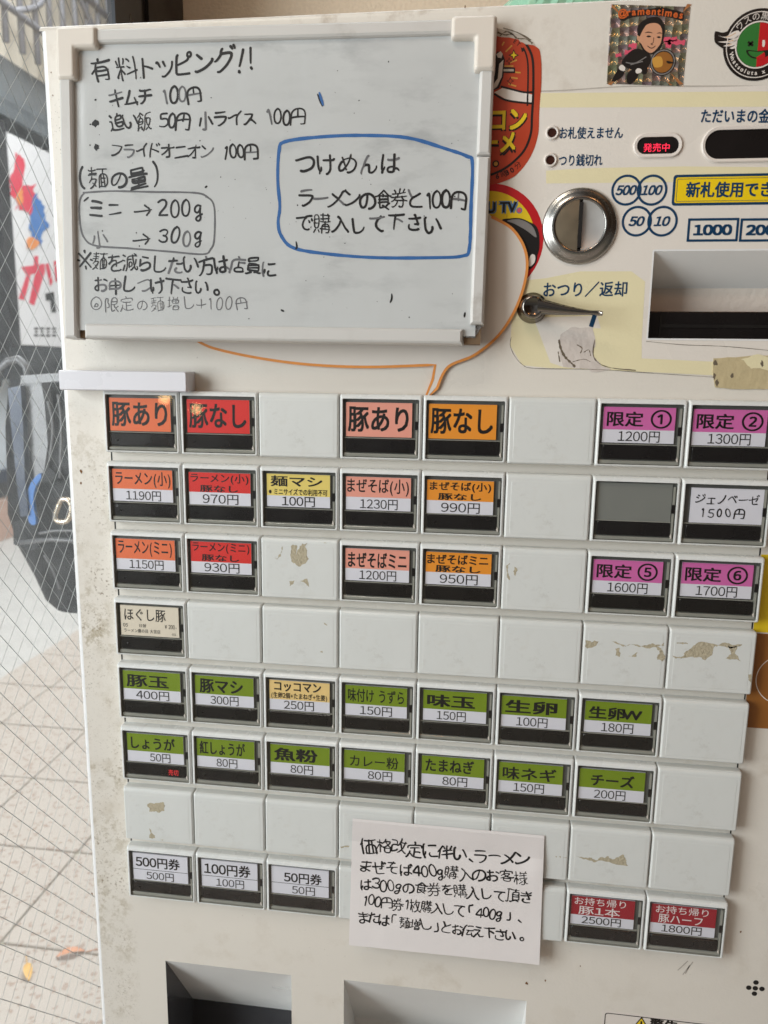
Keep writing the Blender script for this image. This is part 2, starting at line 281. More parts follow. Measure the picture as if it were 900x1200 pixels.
# pen strokes of the handwritten characters, by character code: x, y, x, y ... in sixtieths of the character square
STROKES = {
    8251: [[19, 28, 15, 32], [24, 33, 17, 25]],
    12289: [[7, 17, 17, 8]],
    12290: [[15, 20, 9, 20, 6, 18, 4, 15, 5, 9, 10, 5, 16, 6, 19, 10, 19, 15, 15, 20]],
    12300: [[56, 56, 41, 56, 41, 21]],
    12301: [[4, 4, 19, 4, 19, 38]],
    12356: [[53, 19, 49, 33, 45, 42, 42, 45], [29, 24, 30, 20, 27, 14, 24, 11, 19, 10, 15, 14, 12, 20, 11, 28, 10, 47, 13, 49]],
    12360: [[12, 37, 13, 36, 30, 37, 37, 37], [27, 23, 28, 26, 36, 33, 37, 37], [40, 49, 20, 52], [10, 8, 11, 8, 22, 20, 27, 23, 33, 21, 36, 11, 39, 8, 52, 8, 54, 10]],
    12362: [[33, 9, 37, 8, 45, 12, 49, 16, 49, 23, 48, 25, 45, 28, 40, 30, 33, 30, 21, 28], [21, 42, 10, 42], [34, 44, 22, 42], [44, 45, 54, 40], [21, 26, 17, 25, 13, 23, 9, 18, 9, 15, 10, 12, 15, 9, 20, 8, 21, 10, 22, 52]],
    12365: [[18, 23, 15, 21, 13, 16, 15, 12, 17, 9, 27, 6, 42, 7], [33, 46, 31, 53], [39, 34, 39, 30, 43, 22, 43, 21, 34, 22], [34, 46, 37, 34], [49, 36, 36, 33, 12, 33], [47, 50, 45, 48, 33, 45, 13, 46]],
    12369: [[12, 16, 15, 18, 16, 26], [43, 51, 43, 29, 42, 18, 39, 12, 33, 7, 31, 7], [55, 42, 53, 40, 51, 39, 42, 39, 26, 39], [12, 51, 9, 34, 9, 21, 10, 16, 12, 16, 12, 9]],
    12373: [[43, 26, 42, 24, 33, 25], [43, 26, 43, 29, 38, 39, 37, 42], [31, 54, 33, 52, 36, 42], [45, 10, 42, 8, 35, 7, 27, 7, 20, 9, 17, 10, 14, 14, 14, 20, 15, 24], [42, 26, 42, 27, 42, 27, 42, 26], [49, 45, 35, 42, 13, 42, 12, 43]],
    12375: [[17, 51, 17, 15, 20, 9, 25, 7, 34, 7, 38, 8, 46, 12, 50, 17, 51, 20]],
    12380: [[56, 48, 54, 53], [50, 45, 48, 51], [17, 49, 17, 16, 18, 11, 24, 8, 45, 8], [41, 50, 40, 24, 38, 22, 31, 22], [4, 34, 51, 38]],
    12381: [[38, 50, 37, 46, 24, 36, 22, 32], [28, 29, 27, 30, 28, 29, 28, 29], [29, 30, 29, 27, 26, 25, 24, 21, 24, 16, 25, 12, 32, 8, 42, 7], [41, 50, 18, 50], [9, 29, 17, 30, 22, 32, 30, 30, 36, 32, 50, 32]],
    12383: [[53, 36, 51, 34, 35, 34], [21, 42, 18, 29, 11, 9], [22, 43, 23, 52], [33, 21, 30, 18, 30, 14, 33, 10, 40, 8, 47, 8, 52, 9, 54, 11], [34, 45, 18, 42, 9, 42]],
    12388: [[20, 12, 23, 11, 29, 11, 38, 14, 46, 18, 49, 22, 51, 27, 51, 33, 50, 37, 45, 42, 40, 44, 29, 43, 9, 37, 6, 37]],
    12390: [[36, 47, 35, 44, 29, 39, 27, 34, 25, 29, 25, 22, 28, 16, 35, 11, 43, 8, 45, 8, 48, 10], [50, 48, 8, 45]],
    12391: [[34, 45, 33, 45, 34, 45], [46, 31, 43, 36], [47, 10, 44, 8, 36, 9, 30, 13, 26, 19, 25, 22, 26, 32, 29, 39, 34, 43, 34, 45], [53, 34, 50, 39], [50, 48, 38, 47, 34, 45], [7, 45, 27, 47, 33, 47, 34, 45]],
    12392: [[25, 34, 17, 51], [45, 43, 28, 34, 25, 34, 24, 32, 20, 29, 16, 24, 15, 16, 18, 11, 24, 9, 41, 8, 48, 9]],
    12395: [[16, 25, 16, 23, 14, 17, 11, 15], [29, 45, 33, 45, 50, 45], [51, 11, 34, 10, 29, 12, 27, 16, 27, 21, 29, 23], [12, 8, 11, 15, 10, 16, 9, 20, 9, 28, 12, 51, 15, 52]],
    12398: [[32, 9, 36, 9, 43, 12, 47, 15, 51, 21, 52, 27, 51, 35, 49, 39, 43, 45, 37, 48, 32, 48, 26, 48, 17, 44, 13, 40, 9, 35, 8, 29, 8, 23, 10, 17, 12, 14, 16, 13, 21, 15, 25, 21, 28, 30, 31, 48]],
    12399: [[43, 18, 48, 18, 54, 13], [11, 15, 13, 16, 16, 23], [52, 41, 42, 40, 26, 40], [42, 51, 42, 12, 40, 9, 37, 8, 29, 8, 25, 12, 25, 17, 30, 21, 43, 21], [11, 7, 11, 15, 9, 15, 9, 18, 9, 29, 12, 51]],
    12400: [[53, 12, 46, 17, 42, 18], [14, 22, 12, 15, 9, 14], [50, 48, 48, 53], [57, 49, 56, 50, 54, 55, 52, 55], [25, 39, 47, 40, 51, 41, 53, 43], [41, 20, 28, 20, 24, 17, 23, 13, 26, 9, 31, 7, 38, 8, 41, 12, 40, 51], [9, 7, 9, 14, 8, 15, 7, 21, 8, 30, 10, 50, 13, 52]],
    12414: [[48, 12, 39, 17, 33, 19], [48, 34, 31, 32, 13, 33], [13, 46, 35, 45, 48, 46], [32, 20, 24, 21, 17, 19, 14, 17, 13, 12, 15, 9, 19, 7, 24, 6, 29, 7, 32, 10, 33, 19, 32, 23, 32, 52]],
    12417: [[17, 36, 14, 36, 9, 28, 7, 21, 8, 16, 10, 12, 15, 12, 18, 12, 25, 19], [25, 22, 25, 19], [25, 22, 27, 23, 31, 31, 34, 39, 34, 43], [28, 16, 25, 19], [36, 43, 37, 52], [32, 8, 34, 7, 39, 8, 43, 10, 48, 14, 51, 21, 52, 27, 51, 33, 46, 39, 37, 43, 29, 43, 17, 39], [13, 48, 20, 30, 23, 24, 25, 22]],
    12425: [[16, 26, 16, 27, 17, 27, 16, 26], [40, 48, 24, 51, 21, 51, 21, 52], [19, 9, 21, 7, 31, 7, 42, 11, 48, 16, 48, 25, 45, 29, 38, 32, 27, 30, 18, 26, 15, 26], [15, 41, 14, 28, 15, 25, 14, 22]],
    12434: [[21, 45, 21, 42, 18, 36, 18, 35, 19, 34], [24, 46, 24, 53], [33, 26, 29, 26, 22, 21, 19, 15, 21, 10, 24, 8, 28, 7, 45, 7, 48, 9], [33, 29, 51, 35], [19, 34, 20, 35, 19, 35, 19, 34], [42, 47, 26, 45, 9, 46], [19, 34, 19, 33, 29, 34, 32, 32, 33, 17], [11, 27, 15, 32, 19, 34]],
    12435: [[20, 29, 20, 30, 21, 29], [18, 29, 30, 30, 33, 28, 33, 12, 34, 10, 38, 8, 42, 8, 48, 11, 54, 19, 53, 23], [32, 52, 29, 51, 19, 33, 18, 28, 13, 21, 9, 12, 9, 7]],
    12452: [[33, 36, 28, 36, 15, 29, 9, 27, 7, 28], [33, 8, 33, 38, 48, 51]],
    12455: [[30, 9, 30, 36], [12, 9, 48, 9], [46, 36, 15, 36]],
    12458: [[36, 40, 34, 41, 9, 41], [54, 43, 51, 41, 37, 41], [36, 37, 33, 36, 20, 22, 9, 15], [27, 8, 35, 8, 37, 9, 37, 11, 37, 36, 36, 37, 37, 51]],
    12461: [[27, 42, 26, 52], [51, 28, 11, 21, 9, 22], [36, 7, 34, 8, 28, 42], [9, 39, 14, 39, 46, 44]],
    12464: [[52, 56, 55, 50], [23, 43, 21, 43, 18, 38, 9, 30, 5, 29], [23, 43, 45, 43, 45, 36, 41, 28, 32, 17, 21, 9, 16, 6, 12, 7], [23, 43, 24, 48, 26, 51, 27, 52], [45, 53, 48, 48]],
    12472: [[18, 49, 26, 45], [9, 36, 18, 31], [51, 52, 54, 46], [41, 50, 43, 49, 46, 44], [51, 37, 51, 33, 46, 27, 32, 16, 14, 8, 9, 9]],
    12473: [[9, 10, 12, 9, 17, 12, 25, 18, 31, 25, 34, 26], [34, 26, 49, 11], [34, 26, 35, 30, 42, 42, 43, 46, 14, 47]],
    12476: [[38, 24, 45, 33, 47, 39], [54, 51, 51, 56], [5, 33, 7, 32, 20, 34], [20, 36, 27, 36, 42, 39, 47, 39], [45, 53, 48, 48], [47, 8, 27, 7, 21, 10, 20, 16, 20, 50, 22, 52]],
    12481: [[52, 32, 8, 32], [31, 47, 31, 29, 29, 21, 26, 15, 22, 11, 18, 8, 15, 8], [12, 48, 13, 47, 31, 47, 44, 51, 48, 50]],
    12483: [[47, 37, 45, 27, 38, 17, 28, 9, 23, 6, 18, 7], [28, 39, 31, 30], [12, 36, 14, 36, 18, 26]],
    12488: [[47, 27, 32, 33, 23, 35], [22, 51, 23, 8]],
    12489: [[42, 42, 39, 48], [46, 24, 45, 26, 35, 30, 26, 33, 21, 34], [50, 45, 47, 51], [21, 7, 21, 51]],
    12491: [[13, 44, 45, 43], [51, 14, 8, 14]],
    12494: [[44, 49, 41, 39, 32, 24, 20, 13, 14, 10, 9, 11]],
    12500: [[45, 43, 43, 40, 36, 37, 20, 32, 14, 31], [45, 47, 47, 44, 52, 44, 54, 47, 54, 51, 52, 54, 47, 54, 45, 51, 45, 47], [46, 9, 20, 9, 15, 11, 14, 17, 14, 50, 16, 52]],
    12501: [[16, 10, 19, 9, 28, 13, 38, 21, 42, 27, 45, 33, 48, 42, 48, 46, 11, 47]],
    12505: [[39, 46, 41, 45, 45, 39], [49, 48, 52, 42], [52, 13, 36, 31, 28, 40, 26, 41, 21, 40, 9, 24]],
    12511: [[42, 28, 29, 32, 16, 34], [18, 50, 45, 44], [43, 9, 26, 14, 13, 16]],
    12512: [[27, 50, 24, 36, 17, 17, 16, 12], [48, 15, 24, 12, 8, 12], [52, 9, 50, 15, 48, 15, 47, 20, 42, 28]],
    12513: [[47, 17, 41, 23, 34, 28], [34, 29, 18, 40], [48, 51, 45, 50, 42, 42, 34, 28, 22, 15, 12, 9, 10, 9]],
    12521: [[16, 49, 46, 49], [10, 36, 48, 35, 47, 28, 43, 21, 39, 16, 27, 9, 23, 8, 21, 9]],
    12531: [[25, 39, 14, 48, 13, 48], [52, 39, 52, 36, 47, 29, 33, 17, 17, 10, 12, 9, 10, 11]],
    12540: [[9, 30, 51, 30]],
    19979: [[50, 26, 36, 35, 32, 36, 29, 36], [54, 51, 6, 51], [29, 51, 29, 5]],
    20253: [[26, 51, 51, 51], [5, 33, 8, 37, 11, 38], [27, 11, 27, 12, 27, 12, 27, 11], [54, 33, 22, 33], [12, 5, 11, 40, 17, 55, 20, 56], [55, 6, 54, 6, 52, 11, 51, 12, 47, 21], [34, 33, 33, 28, 25, 14, 25, 10, 29, 9, 51, 12]],
    20276: [[51, 53, 47, 42], [27, 44, 24, 52, 22, 53], [12, 40, 9, 39, 4, 32], [23, 36, 53, 36], [55, 21, 20, 21], [37, 5, 37, 54], [18, 55, 13, 45, 12, 42, 12, 5]],
    20385: [[11, 39, 7, 38, 5, 34], [43, 9, 43, 49], [32, 49, 32, 9], [21, 49, 55, 49], [21, 9, 54, 9], [54, 6, 54, 36, 22, 36, 21, 6], [11, 5, 11, 41, 16, 55]],
    20837: [[55, 5, 54, 7, 46, 15, 42, 21, 33, 37, 30, 39], [21, 53, 28, 45, 30, 39], [3, 6, 8, 7, 16, 14, 23, 24, 27, 31, 28, 38, 30, 39]],
    20870: [[30, 29, 30, 51], [8, 29, 53, 29], [8, 5, 8, 51, 53, 51, 52, 6, 51, 5, 48, 5, 43, 5, 40, 6]],
    21048: [[45, 54, 42, 49, 41, 45], [39, 35, 41, 30, 45, 27, 45, 25], [31, 56, 29, 45], [15, 54, 18, 50, 18, 45], [6, 6, 10, 5, 18, 10, 23, 16, 24, 23], [55, 22, 45, 25], [26, 45, 24, 35], [44, 23, 15, 24, 14, 26], [9, 45, 50, 45], [6, 35, 54, 35], [30, 7, 32, 5, 39, 5, 41, 6, 43, 12, 43, 22, 45, 25], [19, 34, 18, 31, 14, 27, 14, 26, 5, 22]],
    21729: [[49, 22, 11, 22], [20, 14, 20, 10], [36, 9, 39, 10, 52, 5, 56, 6], [11, 29, 49, 29], [18, 44, 14, 44, 14, 54, 46, 54, 47, 53, 46, 44, 18, 44], [11, 29, 11, 15, 12, 14, 48, 14, 49, 15, 49, 36, 11, 36, 11, 29], [23, 10, 20, 10, 7, 5, 3, 6]],
    22679: [[49, 55, 46, 50, 46, 47], [27, 15, 51, 15], [31, 47, 31, 52, 28, 55], [53, 39, 25, 39], [39, 31, 39, 47], [12, 54, 12, 19], [6, 41, 18, 41], [39, 31, 53, 31, 53, 47, 25, 47, 25, 31, 39, 31], [4, 16, 6, 15, 20, 21], [27, 6, 51, 6, 51, 23, 28, 23, 27, 6]],
    23450: [[30, 49, 30, 53, 29, 56, 27, 56], [48, 23, 30, 23], [15, 37, 45, 37], [30, 8, 30, 37], [53, 40, 52, 48, 31, 49, 7, 48, 7, 40], [57, 8, 54, 6, 31, 6, 21, 11, 17, 17, 14, 18], [6, 6, 9, 9, 12, 17, 14, 18, 15, 27]],
    23458: [[23, 42, 24, 45, 25, 45], [19, 38, 28, 29], [44, 19, 16, 19], [27, 57, 29, 56, 31, 51], [53, 43, 53, 49, 52, 50, 31, 51, 7, 50, 7, 43], [56, 23, 54, 21, 46, 22, 36, 26, 33, 27, 33, 29], [33, 29, 34, 32, 41, 37, 42, 41, 24, 41, 22, 42, 20, 41, 19, 38, 16, 38, 9, 33, 8, 33], [33, 29, 28, 29, 27, 27, 16, 23, 15, 22, 6, 20], [46, 22, 44, 19, 44, 6, 16, 6, 15, 22]],
    23567: [[56, 18, 53, 27, 46, 39, 45, 41, 43, 41], [20, 5, 29, 5, 30, 8, 30, 54], [14, 40, 11, 30, 6, 19]],
    24215: [[33, 48, 33, 52, 31, 55, 30, 55], [52, 35, 33, 35], [33, 23, 33, 41], [54, 48, 10, 48, 9, 20, 8, 15, 5, 6, 6, 4], [50, 8, 20, 8, 20, 22, 49, 22, 50, 8]],
    25913: [[7, 51, 24, 51, 24, 34], [51, 44, 50, 38, 48, 29, 45, 21, 42, 20], [33, 37, 35, 36, 40, 21, 42, 20], [42, 16, 40, 15, 34, 9, 29, 6], [42, 16, 52, 7, 54, 6, 56, 6], [42, 16, 42, 20], [36, 45, 55, 44], [33, 37, 34, 44, 36, 45, 37, 55], [26, 18, 24, 15, 12, 11, 8, 11, 8, 34, 24, 34, 25, 32, 29, 32, 31, 36, 33, 37]],
    26009: [[24, 53, 24, 49, 21, 41], [55, 22, 48, 21], [29, 18, 48, 21], [5, 52, 8, 42], [15, 55, 15, 35], [14, 35, 14, 30], [15, 4, 15, 30], [38, 31, 31, 36], [34, 51, 39, 47, 40, 44], [4, 12, 4, 15, 9, 23, 11, 28, 14, 30], [24, 35, 5, 35], [48, 55, 48, 5], [23, 18, 23, 21, 18, 28, 14, 30]],
    26041: [[31, 45, 32, 51, 30, 55], [22, 31, 48, 30, 46, 12, 44, 7, 40, 5, 33, 5, 29, 7], [54, 45, 6, 45], [23, 45, 22, 31, 21, 31, 19, 21, 13, 10, 8, 6, 5, 6]],
    26377: [[47, 16, 18, 16], [25, 55, 24, 48], [47, 27, 18, 27], [17, 34, 13, 33, 6, 25], [18, 37, 47, 36, 47, 6, 46, 5, 43, 5, 37, 6], [54, 48, 6, 48], [18, 5, 18, 33, 17, 34, 21, 48]],
    26522: [[57, 6, 54, 6, 51, 7, 41, 16], [14, 33, 10, 31, 4, 14], [51, 44, 49, 36, 46, 26, 43, 21, 41, 19], [24, 20, 24, 23, 20, 29, 18, 30, 15, 31], [41, 19, 41, 16], [26, 33, 28, 37, 31, 38], [24, 6, 26, 5, 29, 6, 41, 16], [6, 42, 23, 42], [33, 44, 55, 44], [15, 55, 14, 35, 15, 32, 15, 5], [41, 19, 39, 21, 35, 29, 33, 36, 31, 38, 32, 43, 33, 44, 36, 55]],
    26684: [[30, 25, 24, 24], [32, 45, 40, 34], [52, 25, 57, 26], [52, 25, 41, 34], [30, 23, 51, 22], [13, 33, 10, 32, 4, 17], [21, 27, 21, 30, 18, 33, 14, 35], [24, 40, 22, 42, 6, 42], [14, 5, 14, 33, 13, 33, 14, 55], [36, 55, 35, 49, 32, 48, 32, 45, 30, 44, 26, 40, 22, 39], [35, 49, 49, 49, 49, 47, 48, 42, 41, 34, 30, 27, 30, 25, 30, 7, 51, 7, 51, 22, 52, 25]],
    27096: [[35, 17, 34, 15, 23, 9], [49, 55, 47, 48], [30, 55, 33, 52, 33, 48], [12, 32, 9, 29, 4, 18, 4, 15], [21, 24, 21, 27, 18, 31, 13, 33], [28, 24, 31, 21], [24, 32, 55, 32], [27, 40, 53, 40], [20, 42, 6, 42], [54, 48, 26, 48], [13, 5, 13, 32, 12, 32, 13, 55], [47, 18, 54, 25], [31, 6, 35, 4, 39, 5, 40, 6, 40, 21, 41, 21, 40, 25, 40, 48], [46, 18, 48, 18], [41, 21, 46, 18, 46, 15, 52, 9, 54, 8, 57, 9]],
    28187: [[53, 52, 48, 55], [12, 35, 6, 38], [46, 15, 43, 14, 35, 6, 33, 6], [8, 54, 15, 51, 15, 50], [46, 21, 49, 23, 51, 27, 53, 36], [6, 7, 12, 23], [27, 37, 37, 37], [15, 5, 18, 12, 20, 23, 21, 46, 54, 46], [27, 13, 27, 29, 37, 29, 37, 16, 27, 16], [42, 55, 43, 34, 45, 23, 46, 22, 46, 15, 50, 7, 53, 6, 55, 7, 56, 10, 57, 13, 55, 16]],
    30003: [[9, 34, 51, 34], [30, 5, 30, 55], [9, 21, 51, 21, 51, 48, 9, 48, 9, 18]],
    36092: [[7, 31, 20, 31], [18, 14, 21, 8], [7, 42, 20, 42], [5, 5, 9, 14], [29, 22, 52, 22], [40, 36, 40, 15], [54, 51, 27, 51], [28, 44, 53, 44], [34, 55, 34, 36], [47, 55, 47, 36], [7, 42, 7, 20, 19, 19, 20, 53, 7, 54, 7, 42], [43, 5, 45, 4, 51, 5, 52, 29, 29, 29, 29, 4], [55, 36, 25, 36], [25, 14, 56, 14]],
    36861: [[37, 56, 36, 50], [13, 11, 25, 6, 54, 6], [13, 11, 13, 34, 5, 34], [13, 11, 10, 10, 6, 6], [8, 53, 13, 47], [25, 28, 51, 28, 51, 27, 51, 15, 26, 15, 25, 49, 48, 50, 49, 49, 49, 38, 25, 38]],
    37327: [[13, 48, 47, 48], [55, 37, 5, 37], [9, 12, 51, 12], [12, 25, 49, 25], [47, 48, 47, 44, 46, 42, 14, 42, 13, 43, 13, 54, 14, 54, 46, 54, 47, 53, 47, 48], [30, 6, 30, 30], [30, 30, 48, 31, 49, 30, 49, 20, 48, 19, 12, 19, 12, 30, 12, 31, 30, 30], [55, 6, 5, 6]],
    38480: [[7, 5, 7, 53, 20, 53, 16, 38, 20, 32, 21, 24, 20, 20, 18, 19, 15, 19, 13, 20], [29, 42, 51, 42], [54, 24, 44, 18], [39, 30, 40, 23, 42, 18, 44, 18, 45, 14, 52, 7, 54, 6], [41, 11, 40, 9, 29, 6, 29, 53, 51, 53, 51, 30, 29, 30]],
    38914: [[53, 34, 29, 34], [53, 25, 29, 25], [43, 10, 47, 10, 54, 6, 57, 5], [40, 53, 39, 44], [6, 7, 9, 6, 13, 7, 14, 8, 14, 51], [21, 6, 24, 5, 33, 10, 36, 10], [21, 51, 5, 51], [27, 53, 55, 53], [39, 44, 53, 43, 53, 42, 53, 16, 52, 15, 30, 15, 29, 16, 29, 43, 39, 44]],
    39135: [[45, 31, 15, 31], [30, 39, 30, 43, 29, 45], [45, 39, 15, 39], [45, 42, 45, 39, 45, 22], [15, 41, 15, 6, 20, 6, 30, 9], [27, 17, 30, 17, 40, 12, 41, 11, 49, 6], [57, 40, 53, 39, 46, 42, 32, 53, 30, 54, 24, 48, 17, 44, 15, 41, 7, 39, 3, 39], [15, 22, 45, 22, 48, 19], [51, 20, 48, 19, 47, 18, 41, 14, 40, 12]],
    39151: [[35, 6, 45, 14], [36, 39, 37, 33, 39, 25, 43, 18, 45, 17], [23, 30, 8, 30], [8, 8, 12, 9, 21, 12], [55, 6, 54, 6, 51, 7, 45, 14], [15, 54, 25, 46], [45, 14, 45, 17], [16, 39, 15, 44], [27, 5, 30, 12, 32, 22, 32, 50, 52, 54, 54, 53], [32, 39, 53, 38, 49, 24, 47, 18, 45, 17], [23, 8, 22, 12, 21, 12, 20, 16], [5, 45, 14, 53, 15, 54, 17, 57], [6, 5, 8, 8, 8, 39, 23, 38, 23, 22, 8, 22]],
    40634: [[43, 52, 42, 40], [17, 15, 12, 19], [39, 18, 46, 18], [12, 28, 10, 27, 6, 21], [12, 28, 13, 35], [17, 14, 22, 9], [39, 29, 46, 29], [24, 43, 6, 43], [6, 51, 24, 51], [15, 36, 15, 55], [39, 7, 39, 40], [46, 7, 46, 40], [30, 52, 55, 52], [5, 36, 25, 36], [5, 5, 10, 7, 17, 14, 23, 24, 23, 27, 12, 28], [31, 7, 54, 7, 54, 39, 31, 40, 31, 4]],
    65288: [[55, 57, 51, 53, 46, 44, 45, 38, 44, 28, 46, 16, 51, 7, 55, 3]],
    65289: [[5, 57, 9, 53, 13, 46, 16, 35, 16, 25, 12, 13, 9, 7, 5, 3]],
    65296: [[41, 16, 36, 10, 33, 9, 26, 9, 20, 14, 17, 21, 16, 32, 18, 40, 20, 45, 23, 48, 28, 50, 32, 50, 37, 48, 40, 44, 43, 34, 43, 25, 41, 16]],
    65297: [[31, 9, 31, 47, 20, 46], [17, 9, 43, 9]],
    65298: [[17, 44, 23, 48, 30, 50, 37, 48, 39, 45, 41, 42, 41, 36, 39, 31, 34, 25, 22, 14, 21, 10], [43, 9, 20, 10, 17, 9]],
    65299: [[18, 45, 23, 48, 29, 50, 34, 49, 38, 48, 41, 43, 40, 37, 33, 30], [16, 14, 19, 12, 26, 9, 36, 10, 41, 14, 42, 21, 40, 25, 33, 30, 27, 30]],
    65300: [[45, 21, 18, 21, 17, 23, 18, 27, 33, 48, 38, 49, 38, 10]],
    65301: [[41, 49, 20, 49, 19, 38, 19, 32, 33, 33, 40, 30, 42, 25, 42, 18, 40, 14, 36, 11, 32, 9, 22, 10, 16, 13]],
    65302: [[18, 27, 22, 28, 27, 32, 30, 33, 35, 32, 39, 30, 42, 27, 43, 24, 42, 16, 39, 11, 36, 9, 31, 9, 25, 10, 23, 12, 20, 15, 18, 21, 17, 30, 20, 41, 24, 47, 29, 49, 37, 49, 42, 47]],
    65303: [[17, 49, 42, 48, 41, 45, 35, 37, 31, 29, 29, 22, 28, 10]],
    65304: [[25, 31, 19, 26, 17, 21, 17, 17, 18, 13, 25, 9, 33, 9, 39, 11, 42, 14, 43, 20, 41, 24, 36, 27, 36, 29, 26, 30, 20, 35, 18, 39, 20, 45, 24, 49, 30, 50, 36, 49, 40, 45, 42, 42, 41, 37, 36, 29]],
    65305: [[18, 12, 24, 9, 30, 9, 35, 11, 40, 18, 42, 25, 42, 37, 41, 42, 38, 46, 31, 50, 26, 50, 20, 47, 18, 44, 17, 37, 18, 32, 21, 28, 26, 26, 32, 26, 42, 32]],
}
PEN = {chr(k): [[(q[i] / 60, q[i + 1] / 60 - .121) for i in range(0, len(q), 2)] for q in v] for k, v in STROKES.items()}
for i_, ch_ in enumerate('０１２３４５６７８９'): PEN[str(i_)] = PEN[ch_]
PEN['('] = [[(.62, .88), (.5, .7), (.45, .38), (.5, .06), (.62, -.1)]]; PEN[')'] = [[(.38, .88), (.5, .7), (.55, .38), (.5, .06), (.38, -.1)]]
PEN['0'] = [[(.5, .76), (.36, .66), (.3, .38), (.36, .08), (.5, 0), (.64, .08), (.7, .38), (.64, .66), (.52, .77), (.47, .74)]]
PEN['1'] = [[(.42, .62), (.52, .76), (.52, .0)]]
PEN['g'] = [[(.66, .52), (.52, .6), (.36, .48), (.36, .3), (.5, .22), (.64, .36), (.68, .56), (.62, .2), (.66, -.04), (.52, -.2), (.36, -.1), (.44, .04), (.7, .12)]]
PEN['→'] = [[(.05, .36), (.5, .37), (.95, .36)], [(.62, .62), (.95, .37), (.66, .12)]]
PEN['!'] = [[(.54, .86), (.5, .5), (.48, .24)], [(.46, .06), (.5, .0), (.46, .02)]]
PEN['+'] = [[(.2, .36), (.8, .36)], [(.5, .64), (.5, .08)]]
PEN['※'] = [[(.12, .72), (.88, .04)], [(.86, .72), (.14, .06)], [(.5, .82), (.53, .72)], [(.5, .1), (.53, -.02)], [(.08, .4), (.17, .37)], [(.84, .4), (.93, .36)]]
PEN['○'] = [[(.5, .84), (.2, .7), (.08, .38), (.22, .06), (.5, -.06), (.8, .08), (.92, .4), (.78, .72), (.52, .86), (.4, .8)], [(.36, .2), (.5, .44), (.66, .3), (.56, .16), (.4, .22)]]
def chaikin(p, it=2):
    for _ in range(it):
        if len(p) < 3: break
        q = [p[0]]
        for a, b in zip(p[:-1], p[1:]): q += [(a[0] * .75 + b[0] * .25, a[1] * .75 + b[1] * .25), (a[0] * .25 + b[0] * .75, a[1] * .25 + b[1] * .75)]
        p = q[:1] + q[2:-2] + [p[-1]] if False else q + [p[-1]]
    return p
